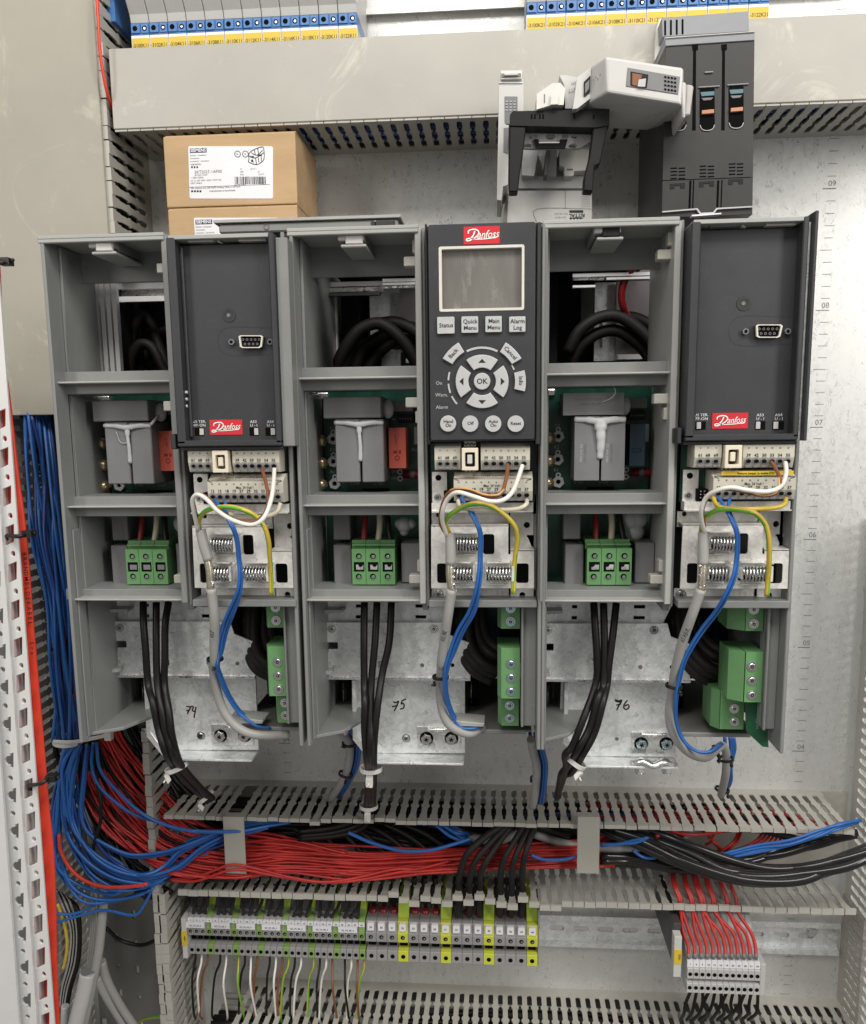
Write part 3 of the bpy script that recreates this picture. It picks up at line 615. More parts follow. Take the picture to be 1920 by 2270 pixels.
    for y in (1046,1061): a,z=U(887,y,168); mb.ring((a,167.2,z),1.1,2.0,.6,'white_ink',12)
    build('fuse',mb,b)
    if k==2:
        mb=MB(); OFF=0
        mb.tube([P(1478,850,175),P(1478,950,175),P(1476,1090,172)],4,'cable_matte',10); mb.tube([P(1462,850,170),P(1463,950,170),P(1450,1090,168)],4,'cable_matte',10); build('inner_cable',mb,b); OFF=dx
    # window C
    for (x0,y0,x1,y1,dd) in ((738,1146,775,1197,190),(740,1208,780,1297,196),(890,1204,931,1292,196)):
        mb=MB(); mb.bx(x0,y0-(12 if y0<1150 else 0),x1,y1,168,dd,'cap_grey'); build('capacitor',mb,b,.6)
    mb=MB()
    if k==0: mb.sph(P(905,1158,185),6.5,'glue',14,(1.35,.9,1.2))
    elif k==1:
        for (x,y,r) in ((896,1163,5.6),(884,1161,3.4),(911,1161,3.6),(896,1178,3.2)): mb.sph(P(x,y,184),r,'glue',14)
    else:
        for (x,y,r) in ((888,1152,8.5),(902,1150,8),(898,1180,7),(872,1150,4.5)): mb.sph(P(x,y,180),r,'glue',14)
    build('glue_blob',mb,b)
    mb=MB()
    for (pts,m_) in ((((809,1130),(808,1165),(805,1205)),'wire_darkred'),(((841,1130),(842,1165),(838,1205)),'wire_cream'),(((857,1130),(861,1165),(867,1205)),'cable_black')):
        mb.tube([P(x,y,186+i*4) for i,(x,y) in enumerate(pts)],2.1,m_,10)
    build('inner_wires',mb,b)
    mb=MB()
    xs=[780,811,842.5,876]
    for i in range(3):
        mb.bx(xs[i]+.4,1217,xs[i+1]-.4,1296,168,204,'green_plastic')
        mb.bx(xs[i]+.4,1197,xs[i+1]-.4,1218,168,197,'green_plastic'); mb.bx(xs[i]+.4,1206,xs[i+1]-.4,1210,196,200,'green_plastic')
        mb.bx(xs[i]+2,1297,xs[i+1]-2,1306,168,198,'green_plastic')
        xm=(xs[i]+xs[i+1])/2
        for y in (1233,1278):
            x_,z_=U(xm,y,204); mb.ring((x_,203.8,z_),2.0,2.7,.5,'green_plastic',18); mb.cyl((x_,203.9,z_),(0,1,0),2.1,.25,'hole_black',18); mb.cyl((x_+.2,204,z_-.2),(0,1,0),1.25,.4,'steel' if k else 'grey_ink',14)
        mb.bx(xm-11,1246,xm+12,1267,203.9,204.3,'hole_black'); mb.bx(xm-6,1252,xm+10,1263,204,204.6,'grey_ink' if k==0 else 'zinc_bright')
        if k: x_,z_=U(xm+(4 if k==1 else -4),1252,204.6); mb.cyl((x_,204.5,z_),(0,1,0),1.5,.3,'hole_black',14)
    mb.bx(772,1203,781,1209,180,190,'green_plastic'); mb.bx(876,1292,889,1300,180,190,'green_plastic')
    build('power_terminal',mb,b,.35)
    OFF=0; DD=0
def lower(k,t):
    """galvanised sheets and output terminals under the board"""
    global OFF,DD
    OFF=dx=DX[k]; DD=-12
    D=[200,203,172]
    def R(*a): return prect(*a[:4],a[4])
    mb=MB(); mb.plate([U(x,y,200) for x,y in ((708,1322),(1010,1322),(985,1379),(708,1379))],[prect(921,1340,945,1347,200),prect(921,1364,945,1371,200),prect(789,1340,800,1347,200),prect(789,1364,800,1371,200)],198.5,200,'zinc_sheet')
    mb.pp([(700,1352),(760,1352),(760,1358),(700,1362)],200,212,'drive_grey_light')
    build('clamp_sheet',mb,t,.3)
    Tq=[(719,1416),(725,1416),(725,1424),(749,1424),(749,1439),(728,1439),(728,1447),(719,1447)]
    mb=MB(); mb.plate([U(x,y,205) for x,y in ((711,1380),(990,1380),(998,1408),(1040,1425),(1043,1504),(711,1504))],[[U(x,y,205) for x,y in Tq],circ(*U(936,1475,205),1.5),circ(*U(1003,1475,205),1.5),prect(838,1466,846,1480,205)],203.3,205,'zinc_sheet')
    mb.bx(711,1503,1043,1508,203,207,'zinc_bright')
    for x,y in ((736,1394),(962,1394)): screw(mb,x,y,205,2.3,'steel',True,1.2)
    mb.pp([(701,1488),(735,1488),(735,1495),(701,1497)],200,215,'drive_grey_light')
    build('clamp_sheet',mb,t,.3)
    # lower earthing sheet
    DD=-9
    mb=MB(); 
    mb.plate([U(x,y,186) for x,y in ((780,1500),(1031,1500),(1031,1670),(835,1670),(786,1640),(780,1570))],[],184,186,'zinc_sheet')
    xa,z0=U(832,1670,186); xb=U(1030,1670,186)[0]; mb.plate(rect(xa,184,xb,203,2),[circ(U(949,1670,186)[0],194,2.4,14,1.6),circ(U(1003,1670,186)[0],194,2.4,14,1.6)],z0-1.6,z0,'zinc_sheet','top')
    mb.pp([(780,1508),(787,1508),(792,1630),(832,1688),(822,1690),(782,1640)],186,196,'zinc_sheet')
    es=build('earth_sheet',mb,t,.4)
    if k==2: OFF=0
    num={0:[((378*1.0884,1566),)],1:0,2:0}
    s=1
    OFF=0
    mb=MB()
    W_=1.05
    if k==0:
        z=z4
        mb.stroke([z(1138,318),z(1160,322),z(1180,318)],186,W_,'black_ink'); mb.stroke([z(1165,325),z(1152,350),z(1145,366)],186,W_,'black_ink'); mb.stroke([z(1140,345),z(1158,343)],186,W_,'black_ink')
        mb.stroke([z(1184,320),z(1176,345),z(1198,350)],186,W_,'black_ink'); mb.stroke([z(1198,322),z(1192,355),z(1186,388)],186,W_,'black_ink')
    elif k==1:
        z=z5
        mb.stroke([z(638,290),z(655,296),z(672,288),z(660,318),z(645,348)],186,W_,'black_ink'); mb.stroke([z(632,322),z(668,312)],186,W_,'black_ink')
        mb.stroke([z(694,282),z(688,304),z(698,300),z(706,312),z(700,330),z(680,336)],186,W_,'black_ink'); mb.stroke([z(694,284),z(718,274)],186,W_,'black_ink')
    else:
        z=z6
        mb.stroke([z(230,278),z(252,286),z(272,282),z(255,312),z(240,344)],186,W_,'black_ink'); mb.stroke([z(238,312),z(268,302)],186,W_,'black_ink'); mb.stroke([z(230,285),z(250,292),z(268,289)],186,W_,'black_ink')
        mb.stroke([z(306,282),z(288,306),z(284,328),z(300,338),z(316,324),z(308,308),z(290,318)],186,W_,'black_ink')
    build('handwritten_number',mb,es)
    # screws and clamp
    mb=MB()
    if k==0: OFF=dx; ps=(900,946,1001,1637)
    elif k==1: OFF=dx; ps=(900.5,946,1001,1636)
    else: ps=(1367.5,1421,1477,1648); OFF=0
    if k<2: screw(mb,ps[0],ps[3],186,2.4,'steel',True,1.8)
    else: mb.cyl((U(ps[0],ps[3]-10,186)[0],186,U(ps[0],ps[3]-10,186)[1]),(0,1,0),1.4,.3,'grey_ink',14)
    nm='nut_blue' if k==2 else 'steel'
    nut(mb,ps[1],ps[3],186.5,4.4,nm); nut(mb,ps[2],ps[3],186.5,4.4,nm)
    mb.bx(ps[1]-21,ps[3]-24,ps[2]+20,ps[3]+22,186,187.2,'zinc_bright'); mb.tube([P(ps[1],ps[3]-20,188),P((ps[1]+ps[2])/2,ps[3]-18,190),P(ps[2],ps[3]-20,188)],1.6,'zinc_bright',8)
    if k==2:
        xa,z0=U(1412,1698,196); 
        for x in (1418,1478): a,z_=U(x,1700,196); mb.cyl((a,196,z_+2),(0,.25,-1),4.2,6,'steel',6,4.0,False); mb.cyl((a,197.5,z_-4),(0,.25,-1),3,.7,'steel',14)
        mb.tube([P(1400,1690,199),P(1425,1686,202),P(1448,1696,203),P(1470,1687,202),P(1490,1692,199)],2.3,'zinc_bright',8,6,flat=1.6)
    build('earth_clamp',mb,es,.2)
    OFF=dx
    # output side: dark bay, capacitor bodies, green terminals
    DD=0
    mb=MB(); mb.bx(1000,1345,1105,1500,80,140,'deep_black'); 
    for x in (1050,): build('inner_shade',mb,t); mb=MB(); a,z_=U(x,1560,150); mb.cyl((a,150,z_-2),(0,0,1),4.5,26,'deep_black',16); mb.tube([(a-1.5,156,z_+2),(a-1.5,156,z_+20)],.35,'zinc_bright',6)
    build('bay_capacitor',mb,t); mb=MB(); a,z_=U(765,1560,160); mb.cyl((a,160,z_-16),(0,0,1),4.5,40,'drive_black',16); mb.cyl((a-1,160,z_-20),(0,0,1),6,5,'deep_black',16); mb.tube([(a,166,z_-6),(a,166,z_+18)],.3,'zinc_bright',6); mb.cyl((a,162,z_-24),(0,0,1),2.4,5,'steel',8)
    build('bay_capacitor',mb,t)
    def gblock(x0,y0,x1,y1,d,ys,xs_,nm='green_plastic',side=8):
        mb=MB(); mb.bx(x0+side,y0,x1,y1,d-30,d,'green_plastic'); mb.prism([(U(x0,y0,d)[0],d-30),(U(x0,y0,d)[0],d-7),(U(x0+side+.5,y0,d)[0],d-.4),(U(x0+side+.5,y0,d)[0],d-30)],U((x0+x1)/2,y1,d)[1],U((x0+x1)/2,y0,d)[1],'green_plastic','top')
        for y in ys: screw(mb,xs_,y,d,2.5,'steel' if k!=1 else 'nut_blue',True,.9)
        build('output_terminal',mb,t,.4)
    if k<2:
        gblock(1103,1328,1153,1394,233,(1348,1378),1132); gblock(1103,1437,1153,1549,235,(1472,1502.5,1533),1133); gblock(1104,1550,1150,1609,218,(1564,1592),1130)
    else:
        OFF=0; gblock(1620,1335,1693,1399,233,(1351,1383),1671,side=34); gblock(1622,1446,1690,1557,235,(1478,1509,1541),1667,side=30); gblock(1583,1532,1650,1617,216,(1571,1600),1628,side=14)
        mb=MB(); mb.bx(1650,1340,1700,1440,150,152,'pcb_green'); build('output_board',mb,t); mb=MB(); mb.pp([(1652,1470),(1696,1470),(1704,1657),(1690,1655),(1655,1622)],223,225,'pcb_bright'); mb.text('MK.902',1678,1605,225,5,'button_grey',rot=-80); build('output_board',mb,t); OFF=dx
    DD=22; mb=MB(); c=[P(1040,1320,150),P(1037,1370,158),P(1044,1430,168),P(1070,1470,178),P(1112,1488,176)]
    for q,(ox,oy) in enumerate(((0,0),(-14,10),(-24,26),(20,-22),(34,-38))):
        mb.tube([(a_[0]+ox*.3,a_[1]-q*2.0,a_[2]-oy*.32*(i/4)) for i,a_ in enumerate(c)],3.9,'cable_matte',12,6)
    OFF=dx; build('output_cables',mb,t); DD=0
    if k==1: 
        mb=MB(); mb.bx(1064,1345,1108,1448,120,150,'relay_blue'); build('output_choke',mb,t,.5)
    if k==2:
        OFF=0; mb=MB(); mb.bx(1580,1345,1640,1440,110,130,'relay_blue'); build('output_choke',mb,t,.5)
    OFF=0
TXT_R1=['39','42','50','53','54','55']; TXT_R2=['12','13','18','19','27','29','32','33','20','37']
def control(k,t):
    """control terminals and cable clamp plate, right of the middle wall"""
    global OFF,DD
    OFF=dx=DX[k]+(2.3,0,1.8)[k]; DD=28
    if k==2: T_=lambda x,y:(x,y)
    d=232
    def tb(x0,y0,x1,y1,cols,nums,grey,parent,ydot,ynum,yh1,yh2,dd=232):
        mb=MB(); 
        za=U((x0+x1)/2,y0,dd)[1]; zb=U((x0+x1)/2,y1,dd)[1]; xa=U(x0,(y0+y1)/2,dd)[0]; xb=U(x1,(y0+y1)/2,dd)[0]; h=za-zb
        mb.prism([(dd-20,za),(dd-9,za),(dd-2,za-h*.2),(dd,za-h*.25),(dd,za-h*.66),(dd-2.5,zb),(dd-20,zb)],xa,xb,'cream','side')
        if grey: mb.prism([(dd-19,za+.3),(dd-8.8,za+.4),(dd-1.6,za-h*.19),(dd-4,za-h*.19)],xa,xb,'drive_grey','side')
        for x,n in zip(cols,nums):
            a,z_=U(x,ydot,dd); mb.cyl((a,dd-.3 if not grey else dd-1,z_),(0,1,0),.55,.5 if not grey else 1.2,'grey_ink',8)
            if n: mb.text(n,x,ynum,dd+.05,6.2,'black_ink',bold=.02)
            for y,hh in ((yh1,4.4),(yh2,2.2)):
                a,z_=U(x,y,dd); q=dd-.6 if hh>3 else dd-1.6
                mb.prism(circ(a,z_,1.85,14,hh*.36),q,dd+.1,'grey_ink'); mb.prism(circ(a+.1,z_-.25,1.5,14,hh*.26),q,dd+.2,'hole_black' if hh>3 else 'grey_ink')
            mb.stroke([(x-5.5,yh1-7),(x+5.5,yh1-7)],dd,.22,'grey_ink',.1)
        for x in [(cols[i]+cols[i+1])/2 for i in range(len(cols)-1)]: mb.stroke([(x,ynum+5),(x,yh2+3)],dd,.25,'grey_ink',.12)
        return mb
    cols1=[975.5,991.5,1008.5]; cols2=[1077.6,1094.4,1111,1127.6,1144.4,1161.4]
    mb=tb(963,977,1021,1042,cols1,['61','68','69'],k==1,t,999,1015,1027,1038); tbase=build('control_terminal',mb,t,.3)
    mb=tb(1066,977,1175,1042,cols2,TXT_R1,k==1,t,999,1015,1027,1038); build('control_terminal',mb,t,.3)
    c3=[1017+16.7*i for i in range(10)]
    mb=tb(1006,1048,1181,1111,c3,TXT_R2,False,t,1069,1085,1097,1107)
    if k==2: mb.bx(1022,1049,1175,1058,232,232.3,'yellow_label')
    mb.text('Remove jumper to '+('enable STO' if k==2 else 'activate Safe Stop'),1095,1054,232.3,4.6,'black_ink',bold=.02,wid=.92)
    mb.text('Max. 24 Volt !',1092,1077,232.1,6,'black_ink',bold=.01,wid=.8); mb.stroke([(1017,1065),(1017,1060),(1168,1060),(1168,1065)],232,.4,'black_ink')
    build('control_terminal',mb,t,.3)
    mb=MB(); mb.plate(prect(1023.5,993,1060,1043,236),[prect(1031,1003,1053,1035,236,.8)],222,236,'usb_cream'); mb.bx(1031,1003,1053,1035,222,226,'cap_grey' if k else 'usb_cream'); mb.bx(1036,1008,1047,1028,226,235,'usb_cream' if k==0 or k==2 else 'white_plastic'); build('usb_socket',mb,t,.3)
    mb=MB(); 
    for yy in (984,1046):
        mb.bx(1029,yy-6,1055,yy+6,215,222,'zinc_smooth'); mb.stroke([(1030+i*4,yy+(3 if i%2 else -2)) for i in range(7)],222,.5,'hole_black')
    build('spring_clips',mb,t)
    mb=MB(); mb.bx(955,980,1186,1115,206,212,'pcb_green'); mb.bx(958,1046,991,1114,214,216,'zinc_smooth'); a,z_=U(972,1059,216); mb.cyl((a,216,z_),(0,1,0),1.9,.2,'hole_black',16); screw(mb,970,1102,216,2.4,'steel',False,1.4)
    mb.bx(984,1088,1006,1114,214,222,'hole_black'); 
    for i in range(6): mb.bx(989+(i%2)*8,1092+(i//2)*7,991+(i%2)*8,1094+(i//2)*7,222,223,'button_grey')
    build('control_card',mb,t,.3)
    # clamp plate
    mb=MB(); mb.bx(957,1115,1182,1135,212,222,'zinc_smooth'); mb.bx(957,1133,1182,1136,212,225,'zinc_smooth')
    mb.plate(prect(957,1136,1128,1170,208),[circ(*U(972,1142,208),1.5)],206,208,'zinc_smooth')
    mb.plate(prect(1131,1136,1183,1222,208),[circ(*U(1168,1164,208),2.0),prect(1168,1186,1184,1191,208),prect(1168,1211,1184,1216,208)],206,208,'zinc_smooth')
    mb.bx(957,1304,1128,1331,206,208,'zinc_smooth'); screw(mb,972,1317,208,2.6,'steel',True,1.2)
    mb.plate(prect(1132,1304,1183,1334,210),[circ(*U(1158,1319,210),1.9)],208,210,'zinc_smooth')
    out=[U(x,y,222) for x,y in ((956,1165),(1127,1165),(1127,1229),(1132,1229),(1132,1220),(1184,1220),(1184,1304),(956,1304))]
    mb.plate(out[::-1],[prect(1071,1184,1096,1229,222,1.5),prect(969,1249,992,1293,222,1.5),prect(1144,1249,1172,1293,222,1.5)],220.5,222,'zinc_smooth')
    mb.bx(956,1163.5,1127,1167,208,222,'zinc_smooth'); mb.bx(1132,1218,1184,1222,208,222,'zinc_smooth')
    cp=build('clamp_plate',mb,t,.4)
    mb=MB(); mb.bx(958,1137,1183,1333,196,205,'deep_black'); build('plate_backing',mb,t)
    for (x0,x1,y) in ((1008,1062,1206),(1007,1050,1272),(1079,1136,1272)):
        mb=MB(); n=8 if x1-x0>50 else 6; mb.bx(x0-1,y-14,x1,y+14,222,222.4,'hole_black'); pts=[]; xa,z_=U(x0,y,229); xb=U(x1,y,229)[0]
        for i in range(n*10+1): th=2*math.pi*i/10; pts.append((xa+(xb-xa)*i/(n*10),229+3.6*math.cos(th),z_+4.4*math.sin(th)))
        mb.tube(pts,.62,'steel',6,1)
        build('clamp_spring',mb,cp)
        mb=MB(); mb.bx(x0,y-26,x1-6,y-22,222,226,'zinc_smooth'); mb.bx(x0,y+22,x1-6,y+25,222,226,'zinc_smooth'); mb.bx(x1-2,y-16,x1+4,y+18,221,234,'zinc_smooth'); mb.bx(x0-3,y-13,x0,y+13,222,231,'zinc_smooth'); mb.bx(x1+3,y-26,x1+9,y-20,222,230,'zinc_smooth'); mb.bx(x1+4,y-26,x1+8,y+20,222,224,'zinc_smooth')
        build('clamp_bracket',mb,cp,.3)
    mb=MB(); mb.bx(951,1331,1190,1347,206,224,'drive_grey'); build('lower_edge',mb,t,.5)
    OFF=0; DD=0
def blank_module(k,t):
    """charcoal option cover of drives one and three; drawn in the pixel frame of drive one"""
    global OFF,DD
    OFF=0 if k==0 else DX[2]-DX[0]-2.6; DD=17 if k==0 else 14
    mb=MB(); 
    xa=U(377,700,250)[0]; xb=U(612,700,250)[0]; zt=U(480,523,250)[1]; zb_=U(480,984,250)[1]
    mb.box(xa,xa+5.2,205,250,zb_,zt,'panel_charcoal'); mb.box(xa+5.2,xa+7.2,205,243,zb_+4,zt-4,'panel_charcoal')
    mb.box(xb-3.2,xb,205,250,zb_,zt+1.2,'panel_charcoal'); mb.box(xa,xb,236,250,zb_-1.5,zb_+2.2,'panel_charcoal'); mb.box(xa,xb,236,246,zb_-4,zb_-1.5,'drive_black')
    mb.bx(378,962,388,996,225,249,'drive_black')
    build('option_cover_frame',mb,t,.6)
    mb=MB(); mb.box(xb+.1,xb+(7.5 if k==0 else 2.5),180,246,zb_-2,zt-1,'drive_grey' if k==0 else 'zinc_sheet'); 
    if k==2: mb.box(xb+2.6,xb+4.6,200,251,zb_-2,zt+4,'panel_charcoal')
    build('side_trim',mb,t,.5)
    mb=MB(); dd=240
    mb.box(xa+5,xb-3,236,dd,zb_+2,zt-3,'panel_charcoal')
    # recess for the socket
    mb.stroke([zA(1668,626),zA(1366,630),zA(1370,785),zA(1680,785)],dd,.5,'drive_black',.1)
    op=build('option_cover',mb,t)
    mb=MB(); mb.box(xa+1,xb-1,205,249.5,zt-1.2,zt+1.2,'drive_grey_light')
    mb.bx(415,530,472,536,240,245,'smoke_clear' if k==0 else 'grey_ink'); mb.bx(528,529,590,534,240,245,'smoke_clear'); mb.pp([zA(1325,100),zA(1325,78),zA(1355,105)],240,244,'button_grey')
    build('top_lip',mb,t,.3)
    mb=MB(); x_,z_=U(*zA(1400,548),dd)
    mb.ring((x_,dd-.1,z_),2.6,4.2,.5,'drive_black',24); mb.cyl((x_,dd,z_),(0,1,0),2.6,.2,'drive_black',20); mb.cyl((x_-.3,dd,z_),(0,1,0),1.1,.5,'grey_ink',12); build('push_knob',mb,op)
    # D-sub
    mb=MB(); c=zA(1535,710); w,h=27,14
    def dsh(s,dh=0): return [U(c[0]+a*s,c[1]+b*s,dd+3) for a,b in ((-w,-h+2),(-w+4,-h),(w-4,-h),(w,-h+3),(w-3,h-3),(w-8,h),(-w+8,h),(-w+3,h-3))]
    mb.prism(dsh(1.02),dd,dd+1.6,'deep_black'); mb.plate(dsh(1.0)[::-1],[dsh(.86)[::-1]],dd+1,dd+4,'screen_rim'); mb.prism(dsh(.86),dd,dd+2.4,'hole_black')
    for i in range(5): x_,z_=U(c[0]-18+i*9,c[1]-5,dd+2.4); mb.cyl((x_,dd+2.3,z_),(0,1,0),.75,.5,'grey_ink',8); mb.cyl((x_,dd+2.7,z_),(0,1,0),.4,.2,'hole_black',8)
    for i in range(4): x_,z_=U(c[0]-13.5+i*9,c[1]+5,dd+2.4); mb.cyl((x_,dd+2.3,z_),(0,1,0),.75,.5,'grey_ink',8); mb.cyl((x_,dd+2.7,z_),(0,1,0),.4,.2,'hole_black',8)
    for a,b in ((zA(1420,713)),(zA(1655,712))):
        x_,z_=U(a,b,dd); mb.cyl((x_,dd,z_),(0,1,0),1.9,2.4,'grey_ink',6,None,False); mb.cyl((x_,dd+2.4,z_),(0,1,0),1.0,.2,'hole_black',10)
    build('serial_socket',mb,op)
    mb=MB(); q=dd
    def T(s,x,y,c_=5.6,**kw): a,b=zA(x,y); mb.text(s,a,b,q,c_,'paper',wid=1.12,**kw)
    T('BUS TER.',1212,1199); T('OFF-ON',1213,1221); T('A53',1549,1199); T('U - I',1551,1221); T('A54',1652,1199); T('U - I',1654,1221)
    build('printed_text',mb,op)
    for i,(a,b,c_,e) in enumerate(((1190,1236,1248,1284),(1524,1234,1582,1284),(1622,1234,1686,1284))):
        mb=MB(); x0,y0=zA(a,b); x1,y1=zA(c_,e); mb.bx(x0,y0,x1,y1,q,q+.3,'hole_black'); 
        r=(.5 if k==0 else (.02 if i!=0 else .05)); mb.bx(x0+(x1-x0)*r,y0+1.5,x0+(x1-x0)*(r+.42),y1-1.5,q+.2,q+1.0,'cream' if (i==0 and k==0) else 'term_light')
        build('slide_switch',mb,op,.15)
    mb=MB(); a=zA(1281,1186); b=zA(1481,1278); logo(mb,a[0],a[1],b[0],b[1],q); build('logo_plate',mb,op)
    if k==0:
        mb=MB()
        for yy in (1019,1061,1103):
            a,b=zA(1096,yy); x0,z0=U(a,b,246); x1=U(zA(1143,yy)[0],b,246)[0]; mb.cyl((x0+1,245,z0),(1,0,0),.9,x1-x0-1,'smoke_clear',8); mb.sph((x0+1.2,245.3,z0),1.3,'button_grey',8)
        build('light_guides',mb,op)
    OFF=0; DD=0
def keypad(t):
    global DD
    DD=14; z=zB; d=252
    mb=MB(); mb.plate(prect(*z(860,68),*z(1505,1390),d,1.2),[prect(*z(918,205),*z(1440,605),d,1.2)],238,d,'panel_charcoal')
    mb.bx(*z(850,80),*z(1515,1388),225,247,'panel_charcoal'); 
    kp=build('keypad',mb,t,.8,seg=2)
    mb=MB(); mb.bx(945,495,949.5,985,215,250,'drive_black'); mb.bx(1189,492,1199,985,215,250.5,'drive_black'); mb.bx(*z(840,1385),*z(1540,1400),215,249,'drive_black'); mb.bx(1199,497,1206,1335,200,248,'drive_grey'); build('keypad_cradle',mb,t,.5)
    mb=MB(); mb.plate(prect(*z(918,205),*z(1440,605),d,1.2),[prect(*z(936,222),*z(1424,588),d,.6)],246,d+.4,'screen_rim'); r=build('display_frame',mb,kp,.3)
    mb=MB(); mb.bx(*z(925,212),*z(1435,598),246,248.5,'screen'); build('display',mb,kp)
    mb=MB(); logo(mb,*z(1069,87),*z(1290,195),d); build('logo_plate',mb,kp)
    def btn(x0,y0,x1,y1,lines):
        mb=MB(); mb.prism(prect(*z(x0,y0),*z(x1,y1),d+2,.6),d-1,d+2,'button_grey')
        for i,s in enumerate(lines): a,b=z((x0+x1)/2+2,(y0+y1)/2+(i-(len(lines)-1)/2)*39+2); mb.text(s,a,b,d+2,8.6,'black_ink',bold=.012)
        build('button',mb,kp,.35,seg=2)
    btn(908,640,1013,742,['Status']); btn(1056,637,1158,737,['Quick','Menu']); btn(1202,636,1302,733,['Main','Menu']); btn(1347,638,1447,733,['Alarm','Log'])
    cx,cy=1182,1035
    def sector(r0,r1,a0,a1,n=10): return [(cx+r1*math.cos(math.radians(a0+(a1-a0)*i/n)),cy-r1*math.sin(math.radians(a0+(a1-a0)*i/n))) for i in range(n+1)]+[(cx+r0*math.cos(math.radians(a1-(a1-a0)*i/n)),cy-r0*math.sin(math.radians(a1-(a1-a0)*i/n))) for i in range(n+1)]
    for a in (90,180,270,0):
        h0=37; pts=[]
        n=10
        for i in range(n+1): t_=math.radians(a-h0+2*h0*i/n); pts.append((cx+162*math.cos(t_),cy-164*math.sin(t_)))
        for i in range(n+1): t_=math.radians(a+h0+0-2*h0*i/n); pts.append((cx+84*math.cos(t_),cy-84*math.sin(t_)))
        mb=MB(); mb.prism([U(*z(*p),d+2) for p in pts],d-1,d+2,'button_grey')
        c,s=math.cos(math.radians(a)),math.sin(math.radians(a)); R_=lambda u,v:(cx+u*c-v*s,cy-(u*s+v*c))
        mb.add([(U(*z(*R_(*q)),d+2)[0],d+2.15,U(*z(*R_(*q)),d+2)[1]) for q in ((138,0),(114,23),(114,-23))],[(0,1,2)],'black_ink')
        build('arrow_button',mb,kp,.35,seg=2)
    mb=MB(); x_,z_=U(*z(cx,cy),d); mb.cyl((x_,d-1,z_),(0,1,0),49/2.756*mpp(d),3,'button_grey',40); mb.text('OK',*z(cx,cy),d+2,11,'black_ink',bold=.012); build('button',mb,kp,.35,seg=2)
    for lab,a0,a1,r0,r1,rot,ta,tr in (('Back',121,150,210,279,47,136,245),('Cancel',30,59,210,279,-46,45,245),('Info',-13,15,202,268,-88,1,236)):
        mb=MB(); mb.prism([U(*z(*p),d+2) for p in sector(r0,r1,a0,a1)],d-1,d+2,'button_grey'); t_=math.radians(ta); mb.text(lab,*z(cx+tr*math.cos(t_),cy-tr*math.sin(t_)),d+2,8.6,'black_ink',rot=rot,bold=.012); build('button',mb,kp,.35,seg=2)
    mb=MB()
    for a0,a1,r0,r1 in ((63,117,200,213),(20,29,203,212),(164,178,201,211),(184,200,201,211),(206,222,201,211)): 
        mb.prism([U(*z(*p),d) for p in sector(r0,r1,a0,a1,8)],d-.5,d+.4,'button_grey')
    for s,x,y in (('On',919,1046),('Warn.',935,1118),('Alarm',937,1193)): mb.text(s,*z(x,y),d,7.4,'button_grey')
    build('indicator_marks',mb,kp)
    for x,l in ((975,['Hand','On']),(1110,['Off']),(1250,['Auto','On']),(1387,['Reset'])):
        mb=MB(); x_,z_=U(*z(x,1293),d); mb.cyl((x_,d-1,z_),(0,1,0),48.5/2.756*mpp(d),3,'button_grey',40)
        for i,s in enumerate(l): mb.text(s,*z(x+1,1292+(i-(len(l)-1)/2)*24),d+2,7,'black_ink',bold=.012)
        build('button',mb,kp,.35,seg=2)
    DD=0
labs=['frequency drive with blank charcoal option cover, left of three, above the sheet marked 74','frequency drive with lit-grey display and round keypad, middle of three','frequency drive with blank charcoal cover beside the plate ruler, right of three']
labs[1]='frequency drive with display and keypad, middle of the three'
for k in range(3):
    t=thing('frequency_drive',labs[k],'frequency drive',(-331+DX[k],60,495),'open grey frequency drives')
    chassis(k,t); board(k,t); lower(k,t); control(k,t)
    if k==1: keypad(t)
    else: blank_module(k,t)
